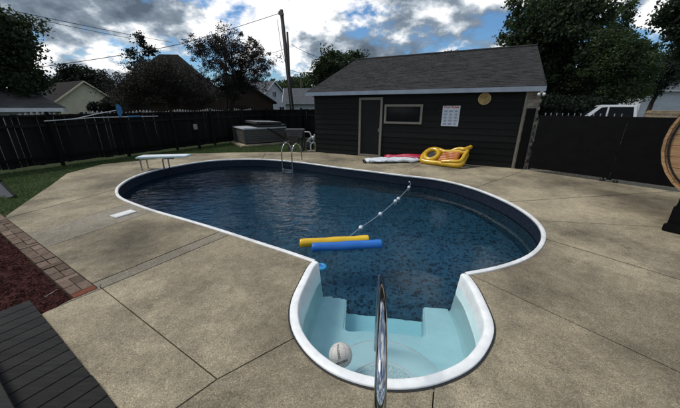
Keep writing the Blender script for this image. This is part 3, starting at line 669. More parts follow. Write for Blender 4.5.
# door
dr = MB().extr([S(door_a0, -.001, .02), S(door_a1, -.001, .02), S(door_a1, -.001, dz1 - .04), S(door_a0, -.001, dz1 - .04)], -nd * .02).build('door', 'door_black', sh)
MB().box(S(door_a1 - .1, -.05, 1.05), (.03, .05, .12)).build('handle', 'gate_metal', dr, bevel=.006)
def frame(par, a0, a1, z0, z1, w_, material, name='frame', bottom=True, dep=.05):
    mb = MB()
    def piece(p0, p1, q0, q1): mb.extr([S(p0, -.022, q0), S(p1, -.022, q0), S(p1, -.022, q1), S(p0, -.022, q1)], -nd * dep)
    piece(a0, a0 + w_, z0, z1); piece(a1 - w_, a1, z0, z1); piece(a0 + w_, a1 - w_, z1 - w_, z1)
    if bottom: piece(a0 + w_, a1 - w_, z0, z0 + w_)
    return mb.build(name, material, par)
frame(dr, door_a0 - .03, door_a1 + .03, .005, dz1, .085, 'trim_tan')
wi = MB().extr([S(WX0, .03, WZ0), S(WX1, .03, WZ0), S(WX1, .03, WZ1), S(WX0, .03, WZ1)], -nd * .035).build('window', 'window_glass', sh)
frame(wi, WX0 - .01, WX1 + .01, WZ0 - .01, WZ1 + .01, .075, 'trim_tan')
# corner trim and quoin bricks with a black panel over them
ca = (g(511, 167.95) - A).dot(ud)
MB().extr([S(ca, -.03, 0), S(ca + .07, -.03, 0), S(ca + .07, -.03, EAVE - .1), S(ca, -.03, EAVE - .1)], -nd * .03).build('corner_board', 'trim_tan', sh)
MB().extr([S(ca + .07, -.001, 0), S(SLT - .02, -.001, 0), S(SLT - .02, -.001, EAVE - .1), S(ca + .07, -.001, EAVE - .1)], -nd * .04).build('quoin_bed', 'mortar', sh)
qm = None; nq = 22; qh = (EAVE - .12) / nq
for i in range(nq):
    for (x0, x1) in (((ca + .075, ca + .25), (ca + .26, SLT - .06)) if i % 2 == 0 else ((ca + .075, ca + .17), (ca + .18, SLT - .0))):
        MB().extr([S(x0, -.04, i * qh + .004), S(x1, -.04, i * qh + .004), S(x1, -.04, (i + 1) * qh - .004), S(x0, -.04, (i + 1) * qh - .004)], -nd * random.uniform(.012, .022)).build('brick', 'quoin', sh)
MB().extr([S(ca + .09, -.066, .02), S(SLT - .09, -.066, .02), S(SLT - .09, -.066, 1.86), S(ca + .09, -.066, 1.86)], -nd * .03).build('cover_panel', 'gate_black', sh)
fl = thing('floodlight', 'small white floodlight at the right end of the pool house eave', 'floodlight', S(SLT - .06, -.2, EAVE - .2))
MB().lathe([(0, 0), (.05, 0), (.05, .03), (.02, .06), (0, .06)], S(SLT - .06, -.2, EAVE - .165), 16).build('mount', 'white_paint', fl, smooth=True)
for k_ in (-1, 1):
    MB().lathe([(0, 0), (.035, .004), (.042, .055), (.02, .10), (0, .105)], S(SLT - .06 + .05 * k_, -.26, EAVE - .23), 16, (Matrix.Rotation(math.atan2(ud.y, ud.x), 3, 'Z') @ Matrix.Rotation(R(-50), 3, 'X') @ Matrix.Rotation(R(15 * k_), 3, 'Y'))).build('lamp_head', 'white_paint', fl, smooth=True)
# sign
s0 = onwall(443.3, 105.8); s1 = onwall(458, 126.4)
SX0, SX1, SZ1, SZ0 = s0[0], s1[0], s0[1], s1[1]
sg = thing('rules_sign', 'white rectangular pool rules sign with small print on the black wall', 'sign', S((SX0 + SX1) / 2, -.03, SZ0))
MB().extr([S(SX0, -.028, SZ0), S(SX1, -.028, SZ0), S(SX1, -.028, SZ1), S(SX0, -.028, SZ1)], -nd * .012).build('board', 'sign_white', sg)
def text_mesh(body, size, fn, name, material, par, align='CENTER'):
    cu = bpy.data.curves.new(name, 'FONT'); cu.body = body; cu.size = size; cu.align_x = align; cu.resolution_u = 2; cu.offset = size * .03
    to = bpy.data.objects.new('tmp', cu); C.objects.link(to); dg = bpy.context.evaluated_depsgraph_get(); dg.update()
    me = bpy.data.meshes.new_from_object(to.evaluated_get(dg)); bpy.data.objects.remove(to); bpy.data.curves.remove(cu)
    for v_ in me.vertices: v_.co = fn(v_.co)
    me.name = name; me.materials.clear(); return link(name, me, material, par)
sw_, shh = SX1 - SX0, SZ1 - SZ0
text_mesh('Pool Rules', sw_ * .2, lambda c: S((SX0 + SX1) / 2 + c.x, -.0425, SZ1 - shh * .12 + c.y), 'lettering', 'sign_red', sg)
rr = random.Random(5)
for r_ in range(5):
    for c_ in range(3):
        mb = MB(); xc = SX0 + sw_ * (.2 + .3 * c_); zc_ = SZ1 - shh * (.24 + .155 * r_)
        for l_ in range(3):
            w_ = sw_ * rr.uniform(.12, .24)
            mb.extr([S(xc - w_ / 2, -.041, zc_ - l_ * shh * .034), S(xc + w_ / 2, -.041, zc_ - l_ * shh * .034), S(xc + w_ / 2, -.041, zc_ + shh * .014 - l_ * shh * .034), S(xc - w_ / 2, -.041, zc_ + shh * .014 - l_ * shh * .034)], -nd * .0015)
        mb.build('print_lines', 'sign_blue', sg)
p0 = onwall(484.6, 98.8)
pq = thing('round_plaque', 'round tan wall plaque under the pool house eave', 'plaque', S(p0[0], -.03, p0[1]))
AXF = Matrix((ud, Z, -nd)).transposed().to_3x3()
MB().lathe([(0, .015), (.16, .018), (.16, 0)], S(p0[0], -.03, p0[1]), 32, AXF).build('face', 'plaque', pq)
MB().lathe([(.155, .0), (.155, .03), (.165, .036), (.185, .03), (.19, 0)], S(p0[0], -.03, p0[1]), 32, AXF).build('rim', 'plaque_rim', pq, smooth=True)
MB().box(S(p0[0] + .03, -.052, p0[1] + .03), (.012, .004, .12), Matrix.Rotation(math.atan2(ud.y, ud.x), 4, 'Z') @ Matrix.Rotation(R(35), 4, 'Y')).build('needle', 'black_caulk', pq)
# ------------------------------------------------------------------ fences
FA = g(0, 172); Fdir = (g(130, 155) - FA).normalized(); Fn = Vector((-Fdir.y, Fdir.x, 0))      # Fn points to the left (outside)
FA = FA - Fdir * 7.24
FLEN = 19.84
lf = thing('wooden_fence', 'dark weathered board fence with gaps along the left lawn', 'fence', FA, math.atan2(Fdir.y, Fdir.x))
def fence(par, L_, h0, h1, pw, gapf, postgap, seed, solid=False):
    rr = random.Random(seed); x = 0; first = None
    me0 = MB().add([(0, 0, 0), (1, 0, 0), (1, 1, 0), (0, 1, 0), (0, 0, 1), (1, 0, 1), (1, 1, 1), (0, 1, 1)], [(3, 2, 1, 0), (4, 5, 6, 7), (0, 1, 5, 4), (1, 2, 6, 5), (2, 3, 7, 6), (3, 0, 4, 7)]).mesh('picket'); me0.materials.append(MATS['fence_wood'])
    while x < L_:
        w_ = pw * rr.uniform(.96, 1.04); gp = gapf(x, rr); h_ = h0 + (h1 - h0) * x / L_ + rr.uniform(-.02, .02)
        o_ = bpy.data.objects.new('picket', me0); C.objects.link(o_); o_.parent = par
        o_.location = (x, .06 + rr.uniform(0, .008), .03 + rr.uniform(-.015, .02)); o_.scale = (w_, .02, h_ - .03); o_.rotation_euler = (rr.uniform(-.008, .008), rr.uniform(-.006, .006), 0)
        x += w_ + gp
    x = .25
    while x < L_:
        h_ = h0 + (h1 - h0) * x / L_ + .10
        link('post', MB().box((x, -.035, h_ / 2 - .03), (.10, .09, h_ + .06)).mesh('post', bevel=.008), 'fence_wood', par, local=True)
        x += postgap
    for zf in (.17, .80):
        link('rail', MB().bar((0, .035, h0 * zf), (L_, .035, h1 * zf), .045, .09).mesh('rail'), 'fence_wood', par, local=True)
    link('cap_rail', MB().bar((0, .03, h0 - .03), (L_, .03, h1 - .03), .05, .07).mesh('rail'), 'fence_wood', par, local=True)
fence(lf, FLEN, 1.60, 1.72, .138, lambda x, r_: ((r_.choice([.007, .013]) if r_.random() < (.65 if (7.2 < x < 8.8 or 9.6 < x < 10.8) else .1) else .002)), 2.12, 11)
FC = FA + Fdir * FLEN
bdir = ud.copy(); 
bf = thing('board_fence', 'dark solid board fence running behind the hot tub to the pool house', 'fence', FC - Fdir * .15, math.atan2(bdir.y, bdir.x))
fence(bf, 7.6, 1.72, 1.80, .15, lambda x, r_: .003, 2.3, 12)

# neighbour's pale scalloped fence peeping over the boards
nf = thing('pale_picket_fence', 'pale scalloped picket fence showing just above the dark fence', 'fence', FA + Fdir * 7.24 + Fn * 2.2, math.atan2(Fdir.y, Fdir.x))
pm = MB().extr([(-.06, 0, 0), (.06, 0, 0), (.06, 0, .90), (.035, 0, .97), (0, 0, 1.0), (-.035, 0, .97), (-.06, 0, .90)], (0, .02, 0)).mesh('picket'); pm.materials.append(MATS['pale_fence'])
x = 0
while x < 13:
    o_ = bpy.data.objects.new('picket', pm); C.objects.link(o_); o_.parent = nf; o_.location = (x, 0, 0)
    ph = (x / 1.9) % 1; o_.scale = (1.25, 1, 1.66 + .05 * math.cos(2 * math.pi * ph) + .01 * x); x += .16
for z_ in (.4, 1.5): link('rail', MB().bar((0, .05, z_), (13, .05, z_ + .05), .05, .09).mesh('rail'), 'pale_fence', nf, local=True)

# gate on the right: two leaves
GA = g(525.5, 170.2); GB = g(672.5, 191); gd = (GB - GA).normalized(); gn = Vector((-gd.y, gd.x, 0)); GM = g(609, 181); gm_ = (GM - GA).dot(gd)
def leaf(x0, x1, label):
    gt = thing('driveway_gate', label, 'gate', GA + gd * x0, math.atan2(gd.y, gd.x), None)
    L_ = x1 - x0; h_ = 1.69
    link('screen_panel', MB().box((L_ / 2, -.035, .10 + (h_ - .12) / 2), (L_ - .004, .012, h_ - .12)).mesh('panel'), 'gate_black', gt, local=True)
    for z_ in (.16, h_ - .07): link('rail', MB().box((L_ / 2, 0, z_), (L_ - .02, .04, .04)).mesh('rail'), 'gate_black', gt, local=True)
    for x_ in (.02, L_ - .03): link('stile', MB().box((x_, 0, h_ / 2 + .02), (.05, .05, h_ - .08)).mesh('stile'), 'gate_black', gt, local=True)
    pmk = MB().box((0, 0, .5), (.02, .02, 1.0)).mesh('picket'); pmk.materials.append(MATS['gate_metal'])
    x_ = .13
    while x_ < L_ - .06:
        o_ = bpy.data.objects.new('picket', pmk); C.objects.link(o_); o_.parent = gt; o_.location = (x_, -.0, .035); o_.scale = (1, 1, h_ + .012); x_ += .135
    return gt
leaf(.06, gm_ - .002, 'black metal gate leaf next to the pool house corner')
leaf(gm_ + .002, gm_ + 3.4, 'black metal gate leaf running behind the wooden barrel')
lt = thing('gate_latch', 'grey metal latch plate where the two black gate leaves meet', 'latch', GM + Z * 1.5 - gn * .07)
MB().box(GM + Z * 1.55 - gn * .06, (.22, .03, .06), Matrix.Rotation(math.atan2(gd.y, gd.x), 4, 'Z')).build('plate', 'gate_metal', lt, bevel=.006)
MB().tube([GM + Z * 1.55 - gn * .05 - gd * .12, GM + Z * 1.55 - gn * .08 + gd * .02], .012, 8).build('bolt', 'gate_metal', lt)
dr_ = thing('drop_rod', 'black drop rod feet holding the gate leaves at the concrete', 'drop rod', GM - gn * .06)
for s_ in (-.13, .13):
    MB().tube([GM + gd * s_ - gn * .06 + Z * .0, GM + gd * s_ - gn * .06 + Z * .36], .018, 8).build('rod', 'gate_black', dr_)
    MB().box(GM + gd * s_ - gn * .09 + Z * .03, (.11, .13, .06), Matrix.Rotation(math.atan2(gd.y, gd.x) + .4 * s_, 4, 'Z')).build('foot', 'dark_plastic', dr_, bevel=.01)
MB().box(GM - gn * .05 + Z * .27, (.30, .012, .05), Matrix.Rotation(math.atan2(gd.y, gd.x), 4, 'Z')).build('bracket', 'gate_metal', dr_)

# ------------------------------------------------------------------ brick edging, mulch, stones, platform
k0 = g(98.5, 288); e1 = (k0 - g(6, 217.6)).normalized(); e2 = Vector((e1.y, -e1.x, 0)); e2 = e2 if e2.x < 0 else -e2     # e1 towards the camera, e2 to the mulch
BW = 0.205
edging = thing('brick_edging', 'strip of weathered clay brick pavers between mulch and concrete', 'brick edging', k0)
def brick(c, lx, ly, red=False):
    o_ = bpy.data.objects.new('brick', BR if not red else BRR); C.objects.link(o_); o_.parent = edging
    o_.location = Vector(c) - k0; o_.scale = (lx, ly, 1); o_.rotation_euler = (random.uniform(-.02, .02), random.uniform(-.02, .02), math.atan2(e1.y, e1.x) + random.uniform(-.02, .02))
BR = MB().box((0, 0, 0), (1, 1, .07)).mesh('brick', bevel=.006, seg=1); BR.materials.append(MATS['brick_paver'])
BRR = BR.copy(); BRR.materials.clear(); BRR.materials.append(MATS['brick_red'])
s_ = 0.0; i = 0
while s_ < 5.2:
    if i % 3 == 0:
        brick(k0 - e1 * (s_ + .05) + e2 * (BW / 2 + .008) + Z * random.uniform(-.036, -.026), .094, BW - .008, red=(i == 0)); s_ += .102
    else:
        for w_ in (0, 1): brick(k0 - e1 * (s_ + .1) + e2 * (.008 + BW * (.25 + .5 * w_)) + Z * random.uniform(-.038, -.026), .192, BW / 2 - .008)
        s_ += .202
    i += 1
P0 = g(30, 299.4, .07); pe1 = (g(120, 408, .07) - P0).normalized(); pe2 = Vector((pe1.y, -pe1.x, 0)); pe2 = pe2 if pe2.x < 0 else -pe2
mp0 = k0 + e2 * (BW + .012)
mulch_poly = [mp0, mp0 - e1 * 5.6, mp0 - e1 * 5.6 + e2 * 2.6, P0 + pe2 * 3.0 + pe1 * .1, P0 + pe1 * .35, g(44, 313) + Z * 0]
bm = fill([[(p.x, p.y) for p in mulch_poly]], -.045); me = bpy.data.meshes.new('mulch_bed'); bm.to_mesh(me); bm.free()
tag(link('mulch_bed', me, 'mulch'), kind='structure')
def pip(x, y, P):
    c = False
    for i in range(len(P)):
        x1, y1, x2, y2 = P[i][0], P[i][1], P[i - 1][0], P[i - 1][1]
        if (y1 > y) != (y2 > y) and x < (x2 - x1) * (y - y1) / (y2 - y1) + x1: c = not c
    return c
mb = MB(); rr = random.Random(4); n_ = 0
while n_ < 9000:
    x_, y_ = rr.uniform(-8, -2.4), rr.uniform(1.5, 6)
    if not pip(x_, y_, mulch_poly): continue
    n_ += 1; Lc_ = rr.uniform(.012, .045); w_ = rr.uniform(.006, .016)
    Mx = Matrix.Rotation(rr.uniform(0, 6.3), 4, 'Z') @ Matrix.Rotation(rr.uniform(-.6, .6), 4, 'Y') @ Matrix.Rotation(rr.uniform(-.8, .8), 4, 'X')
    zz = -.037 + .02 * (mnoise.noise((x_ * 3, y_ * 3, 0)) + .5) + rr.uniform(0, .012)
    mb.box((x_, y_, zz), (Lc_ * 1.6, w_, w_ * .6), Mx, .6)
tag(mb.build('mulch', 'mulch', fix=False), 'red brown shredded bark mulch in the planting bed', 'mulch', kind='stuff')
sp = [g(2, 216), g(1, 220), g(4, 222), g(-3, 218), g(-2, 224), g(6, 224)]
for i, p in enumerate(sp):
    bm = bmesh.new(); bmesh.ops.create_icosphere(bm, subdivisions=2, radius=1)
    for v_ in bm.verts: v_.co *= 1 + .35 * mnoise.noise(v_.co * 1.4 + Vector((i * 3, 0, 0)))
    r_ = random.uniform(.05, .085)
    for v_ in bm.verts: v_.co = Vector((v_.co.x * r_ * 1.2, v_.co.y * r_, v_.co.z * r_ * .7))
    me = bpy.data.meshes.new('stone'); bm.to_mesh(me); bm.free(); me.shade_smooth()
    o_ = link('stone', me, 'white_stone'); q_ = p - e1 * .0 + e2 * .18; o_.location = (q_.x, q_.y, -.005); o_.rotation_euler = (0, 0, i)
    tag(o_, 'white landscaping stone in the small pile by the brick strip at the left edge', 'stone', 'white stones at the mulch edge')
tw = thing('twig', 'thin pale twig lying on the red mulch', 'twig', g(51, 293.5))
MB().tube([g(45, 296.8, -.01), g(50, 293.6, .012), g(57.5, 289.2, .0)], [.0035, .003, .002], 6).build('stem', 'pale_fence', tw)
MB().tube([g(50, 293.6, .012), g(53.5, 292.4, .014)], [.002, .0015], 5).build('shoot', 'pale_fence', tw)

pf = thing('deck_platform', 'low platform of black painted deck boards at the bottom left', 'deck', (P0.x, P0.y, 0))
bw = .142; i = 0
for i in range(18):
    c_ = P0 + pe1 * (bw * (i + .5)); c_.z = .055
    a_, b_ = c_, c_ + pe2 * 1.5
    MB().bar(a_ + pe2 * random.uniform(0, .006), b_, bw - .007, .03).build('board', 'deck_board', pf, bevel=.003, seg=1)
MB().bar(P0 + pe2 * .05 + Z * (-.055), P0 + pe1 * 2.55 + pe2 * .05 + Z * (-.055), .04, .075).build('joist', 'deck_board', pf)
MB().bar(P0 + pe2 * 1.3 + Z * (-.055), P0 + pe1 * 2.55 + pe2 * 1.3 + Z * (-.055), .04, .075).build('joist', 'deck_board', pf)
Q0 = g(0, 379, .24); Q1 = g(16, 408, .24); qd = (Q1 - Q0).normalized(); q2 = Vector((qd.y, -qd.x, 0)); q2 = q2 if q2.x < 0 else -q2
up_ = thing('deck_step', 'upper black deck step at the lower left corner of the photo', 'deck step', (Q0.x, Q0.y, 0))
for i in range(8):
    c_ = Q0 + q2 * (.145 * (i + .5)); c_.z = .225
    MB().bar(c_ - qd * .9, c_ + qd * 1.6, .138, .03).build('board', 'deck_board', up_, bevel=.003, seg=1)
MB().bar(Q0 + q2 * .03 - qd * .9 + Z * (-.235 + .0 + .12), Q0 + q2 * .03 + qd * 1.6 + Z * (-.115), .02, .17).build('riser', 'deck_board', up_)

# ------------------------------------------------------------------ things in the pool
def capsule(name, label, a_, b_, r_, material):
    t_ = thing(name, label, 'pool float', (a_ + b_) / 2)
    d_ = (b_ - a_).normalized(); L_ = (b_ - a_).length
    prof = [(0.0, 0), (.35, .012), (.62, .04), (.85, .11), (.97, .25), (1, .45)]
    P = [a_ + d_ * (z_ * r_) for _, z_ in prof]; rs = [max(.001, q_ * r_) for q_, _ in prof]
    n_ = 14
    for i in range(1, n_): P.append(a_ + d_ * (.45 * r_ + (L_ - .9 * r_) * i / n_) + Z * (.004 * math.sin(i))); rs.append(r_ * (1 + .015 * math.sin(i * 2.1)))
    P += [b_ - d_ * (z_ * r_) for _, z_ in reversed(prof)]; rs += [max(.001, q_ * r_) for q_, _ in reversed(prof)]
    MB().tube(P, rs, 24).build('tube', material, t_, smooth=True)
    return t_, d_
ya, yb = g(299.5, 243.5, WATER_Z + .03), g(369, 239.5, WATER_Z + .03)
ba, bb_ = g(311.5, 248, WATER_Z + .02), g(382, 244, WATER_Z + .02)
t_, d_ = capsule('pool_noodle', 'yellow foam log floating behind the blue one in the pool', ya, yb, .078, 'yellow_float')
t_, d_ = capsule('pool_noodle', 'blue foam log floating in front of the yellow one in the pool', ba, bb_, .080, 'blue_float')
fc = g(321, 267.5, WATER_Z)
ft = thing('chlorine_floater', 'small blue round chemical floater by the left step corner', 'floater', fc)
MB().lathe([(.0, -.02), (.06, -.02), (.085, .0), (.088, .018), (.07, .034), (.045, .034), (.042, .012), (.0, .012)], fc, 24).build('body', 'float_cyan', ft, smooth=True)
MB().lathe([(.0, .013), (.03, .013), (.03, .024), (.0, .026)], fc, 16).build('cap', 'blue_float', ft)
# rope with beads
rp_px = [(411.5, 181), (409, 187.2), (398.5, 198.5), (395.5, 201), (380.5, 213.8), (361, 227.4)]
rp = thing('safety_rope', 'thin pool safety rope with white floats across the water', 'rope', g(398, 199, WATER_Z))
P = [g(414.5, 177.8, -.04), g(411.5, 181, -.16)] + [g(u, v, WATER_Z + .012) for u, v in rp_px[1:]]
P2 = P + [P[-1] + (P[-1] - P[-2]).normalized() * .5 + Z * -.02]
MB().tube(catmull(P2[:2] + P2[2:], 5), .006, 6).build('line', 'rope', rp)
for i, (u, v) in enumerate(rp_px[1:]):
    c_ = g(u, v, WATER_Z + .02); dd_ = (P[2] - P[-1]).normalized(); M3 = dd_.to_track_quat('Z', 'Y').to_matrix()
    MB().lathe([(0, -.055), (.022, -.05), (.040, -.024), (.042, 0), (.040, .024), (.022, .05), (0, .055)], c_, 16, M3).build('float', 'bead_white', rp, smooth=True)
    MB().lathe([(.0422, -.01), (.0432, 0), (.0422, .01)], c_, 16, M3).build('band', 'bead_blue', rp)
MB().lathe([(0, -.09), (.05, -.08), (.075, 0), (.05, .08), (0, .09)], g(410, 181.3, -.17), 14).build('end_float', 'bead_white', rp, smooth=True)
MB().lathe([(0, 0), (.03, .005), (.03, .02), (0, .025)], P[0] - Z * .01, 12).build('wall_hook', 'chrome', rp)
# volleyball
bc = g(340.5, 355, WATER_Z + .045); br = .107
ball = thing('volleyball', 'worn white volleyball floating against the white step rim', 'ball', bc - Z * br)
bm = bmesh.new(); bmesh.ops.create_uvsphere(bm, u_segments=40, v_segments=24, radius=br)
for v_ in bm.verts: v_.co += bc
me = bpy.data.meshes.new('ball'); bm.to_mesh(me); bm.free(); me.shade_smooth(); link('cover', me, 'ball_white', ball)
todir = (Vector((0, 0, EYE)) - bc).normalized(); bx = todir.cross(Z).normalized() * -1; by = bx.cross(todir) * -1
by = todir.cross(bx); by = by if by.z > 0 else -by
bx = by.cross(todir)
def onball(ax_, ay_, lift=1.004):     # angles on the visible side
    q_ = todir * (math.cos(ax_) * math.cos(ay_)) + bx * (math.sin(ax_) * math.cos(ay_)) + by * math.sin(ay_); return bc + q_ * br * lift
def seam(fn): MB().tube([fn(i / 24) for i in range(25)], .0011, 5).build('seam', 'ball_seam', ball)
for o_ in (-.95, -.32, .32, .95): seam(lambda t_, o_=o_: onball(o_ + .12 * math.sin(t_ * 3.1), (t_ - .5) * 2.6, 1.0))
for o_ in (-.45, .55): seam(lambda t_, o_=o_: onball((t_ - .5) * 2.8, o_ + .15 * math.cos(t_ * 3), 1.0))
def tb(body, size, ang, cx, cy, nm): 
    ca_, sa_ = math.cos(ang), math.sin(ang)
    text_mesh(body, size, lambda c: onball(cx + c.x * ca_ - c.y * sa_, cy + c.x * sa_ + c.y * ca_, 1.006), nm, 'ball_ink', ball)
tb('SPALDING', .27, R(-78), -.28, .28, 'lettering'); tb('SPALDING', .27, R(18), .12, -.62, 'lettering')

# ------------------------------------------------------------------ floats by the pool house
L0 = g(420, 163.2); L1 = g(460, 168.6); ld_ = (L1 - L0); RL = ld_.length; ld_.normalize(); rn = Vector((-ld_.y, ld_.x, 0)); rn = rn if rn.y > 0 else -rn
TI = R(36); tv = rn * math.cos(TI) + Z * math.sin(TI); tn_ = ld_.cross(tv).normalized(); tn_ = tn_ if tn_.z > 0 else -tn_
W_ = .62
raft = thing('pool_raft', 'yellow inflatable pool raft with orange slats leaning on the wall', 'pool float', L0)
def rf(s_, t_, h_=0.0): return L0 + ld_ * s_ + tv * t_ + Z * .09 + tn_ * h_
def loop(pts, r_, n_=14, closed=True):
    P = catmull(pts, 6, closed)
    return MB().tube(P + [P[0], P[1]] if closed else P, r_, n_, cap=not closed)
loop([rf(.12, 0), rf(RL * .5, -.01), rf(RL - .12, 0), rf(RL, .12), rf(RL + .01, W_ * .5), rf(RL, W_ - .10), rf(RL - .12, W_), rf(RL * .5, W_ - .07), rf(.6, W_ - .05), rf(.3, W_ + .02), rf(.1, W_ - .06), rf(0, W_ * .5), rf(.02, .12)], .085).build('side_tube', 'raft_yellow', raft, smooth=True)
for i in range(6):
    t_ = .11 + i * (W_ - .2) / 5.2
    P = [rf(.58 + (RL - .74) * j / 10, t_, .01 + .008 * math.sin(j * 1.7 + i)) for j in range(11)]
    MB().tube(P, [.02] + [.05] * 9 + [.02], 12).build('slat', 'raft_orange', raft, smooth=True)
pc = (.30, W_ * .52)
loop([rf(pc[0] + .235 * math.cos(a_), pc[1] + .25 * math.sin(a_), .04) for a_ in np.linspace(0, 2 * math.pi, 13)[:-1]], .085).build('pillow_ring', 'raft_yellow', raft, smooth=True)
MB().extr([rf(pc[0] + .20 * math.cos(a_), pc[1] + .21 * math.sin(a_), .02) for a_ in np.linspace(0, 2 * math.pi, 25)[:-1]], tn_ * .01).build('pillow_hole', 'black_vinyl', raft)
MB().tube(catmull([rf(RL * .62, W_ - .02, .03), rf(RL * .78, W_ + .07, .06), rf(RL - .1, W_ + .06, .08), rf(RL + .02, W_ + .18, .07), rf(RL + .04, W_ + .24, .06)], 6), [.05 + .03 * math.sin(min(1, i / 18) * 2.6) for i in range(25)], 12).build('arm_bolster', 'raft_yellow', raft, smooth=True)
MB().tube(catmull([rf(RL * .55, .02, .06), rf(RL * .75, .05, .09), rf(RL - .05, .12, .09), rf(RL + .0, .4, .09), rf(RL + .02, W_, .1)], 6), .066, 12).build('arm_bolster', 'raft_yellow', raft, smooth=True)

w0_, w1_ = g(366.5, 163.6), g(421, 163.0); wdv = (w1_ - w0_); WL = wdv.length; wdv.normalize(); wn_ = Vector((-wdv.y, wdv.x, 0)); wn_ = wn_ if wn_.y > 0 else -wn_
wf = thing('pool_lounge', 'deflated white and blue pool mat lying flat on the concrete', 'pool float', w0_)
for i in range(5):
    P = [w0_ + wdv * (WL * j / 16) + wn_ * (.06 + .115 * i + .03 * math.sin(j * .8 + i)) + Z * (.055 + .02 * math.sin(j * 1.3 + i * 2) + .04 * (j / 16)) for j in range(17)]
    MB().tube(P, [.02] + [.055 + .012 * math.sin(j * 2.2 + i) for j in range(15)] + [.02], 12).build('chamber', 'white_float' if i < 4 else 'white_float', wf, smooth=True)
MB().tube([w0_ - wdv * .05 + wn_ * (.0 + .12 * j) + Z * (.035 + .012 * math.sin(j * 2)) for j in range(5)], [.02, .05, .055, .05, .02], 10).build('end_roll', 'black_vinyl', wf, smooth=True)
MB().tube([w0_ + wdv * (WL * .5 * j / 8 + .15) + wn_ * (-.01) + Z * (.03) for j in range(9)], [.012] + [.03] * 7 + [.012], 8).build('edge_seam', 'black_vinyl', wf, smooth=True)
r0, r1 = g(384, 158.6), g(424, 161.6)
rd = thing('red_float', 'flat red inflatable float behind the white mat at the wall', 'pool float', r0)
rv = (r1 - r0).normalized(); rnn = Vector((-rv.y, rv.x, 0))
for i in range(3):
    MB().tube([r0 + rv * ((r1 - r0).length * j / 10) + rnn * (.09 * i - .12) + Z * (.07 + .008 * j + .02 * i + .015 * math.sin(j + i)) for j in range(11)], [.012] + [.045 + .004 * j for j in range(9)] + [.03], 10).build('chamber', 'red_float', rd, smooth=True)

# ------------------------------------------------------------------ hot tub, stand, pump pipes, outlet post
h0, h1 = g(245.5, 145.3), g(286.5, 142.3); hd = (h1 - h0).normalized(); hn = Vector((-hd.y, hd.x, 0)); HW = (h1 - h0).length; HD = 2.0
Hh = at(243, 129, h0.y).z
tub = thing('hot_tub', 'grey panelled hot tub with white rim and folded dark cover', 'hot tub', h0, math.atan2(hd.y, hd.x))
def Tt(a_, b_, z_): return h0 + hd * a_ + hn * b_ + Z * z_
RT = Matrix.Rotation(math.atan2(hd.y, hd.x), 4, 'Z')
MB().box(Tt(HW / 2, HD / 2, (Hh - .1) / 2 + .04), (HW - .06, HD - .06, Hh - .12), RT).build('cabinet', 'dark_plastic', tub)
for i in range(6):
    z0_ = .05 + i * (Hh - .16) / 6; hh_ = (Hh - .16) / 6 - .008
    MB().box(Tt(HW / 2, -.002, z0_ + hh_ / 2), (HW - .14, .03, hh_), RT).build('cabinet_board', 'tub_cabinet', tub, bevel=.005, seg=1)
    MB().box(Tt(-.002, HD / 2, z0_ + hh_ / 2), (.03, HD - .14, hh_), RT).build('cabinet_board', 'tub_cabinet', tub, bevel=.005, seg=1)
for a_, b_ in ((0, 0), (HW, 0), (0, HD), (HW, HD)): MB().box(Tt(a_, b_, Hh / 2 - .03), (.11, .11, Hh - .1), RT).build('corner_post', 'tub_cabinet', tub, bevel=.02)
MB().box(Tt(HW / 2, HD / 2, Hh - .04), (HW + .1, HD + .1, .09), RT).build('shell_rim', 'tub_shell', tub, bevel=.03)
MB().box(Tt(HW * .72, HD / 2, Hh + .07), (HW * .6, HD + .08, .11), RT).build('cover', 'tub_cover', tub, bevel=.03)
MB().box(Tt(HW * .60, HD / 2, Hh + .21), (HW * .62, HD + .06, .11), RT @ Matrix.Rotation(R(2), 4, 'Y')).build('cover', 'tub_cover', tub, bevel=.03)
MB().box(Tt(HW * .60, HD / 2, Hh + .275), (HW * .58, HD, .02), RT @ Matrix.Rotation(R(2), 4, 'Y')).build('cover_top', 'tub_cover_edge', tub)
MB().tube([Tt(HW * .55, -.06, Hh * .95), Tt(HW * .93, -.06, .22)], .018, 8).build('cover_lifter', 'gate_black', tub)
pad = thing('tub_pad', 'pale concrete pad under the hot tub', 'concrete pad', Tt(0, 0, -.06)); MB().box(Tt(HW / 2, HD / 2 - .1, -.015), (HW + .6, HD + .5, .09), RT).build('slab', 'concrete', pad, bevel=.01)
tub.location.z += .032; 

st0 = g(296, 151.2)
gs = thing('plastic_stand', 'dark grey plastic box on splayed legs standing behind the ladder', 'stand', st0)
ztop = at(296, 129, st0.y).z
MB().box(st0 + Z * (ztop - .045), (.86, .5, .09)).build('lid', 'grey_plastic', gs, bevel=.025)
MB().box(st0 + Z * (ztop - .22), (.66, .4, .30), None, 1.1).build('body', 'grey_plastic', gs, bevel=.02)
MB().box(st0 + Z * (ztop - .46) - Vector((.06, .02, 0)), (.34, .3, .30), None, 1.5).build('hopper', 'dark_plastic', gs, bevel=.02)
MB().box(st0 + Z * (ztop - .2) + Vector((0, -.215, 0)), (.34, .02, .06)).build('handle', 'dark_plastic', gs, bevel=.006)
for sx_ in (-1, 1):
    for sy_ in (-1, 1): MB().tube([st0 + Vector((.22 * sx_, .14 * sy_, ztop - .3)), st0 + Vector((.33 * sx_, .2 * sy_, 0))], [.035, .025], 8).build('leg', 'dark_plastic', gs)
pp = g(311.5, 150.8)
pu = thing('pool_pump', 'white pool pump pipes and hose beside the pool house wall', 'pool pump', pp)
MB().lathe([(0, .0), (.17, .0), (.18, .05), (.18, .32), (.14, .42), (.05, .46), (0, .46)], pp + Vector((-.12, .5, 0)), 20).build('filter_tank', 'dark_plastic', pu, smooth=True)
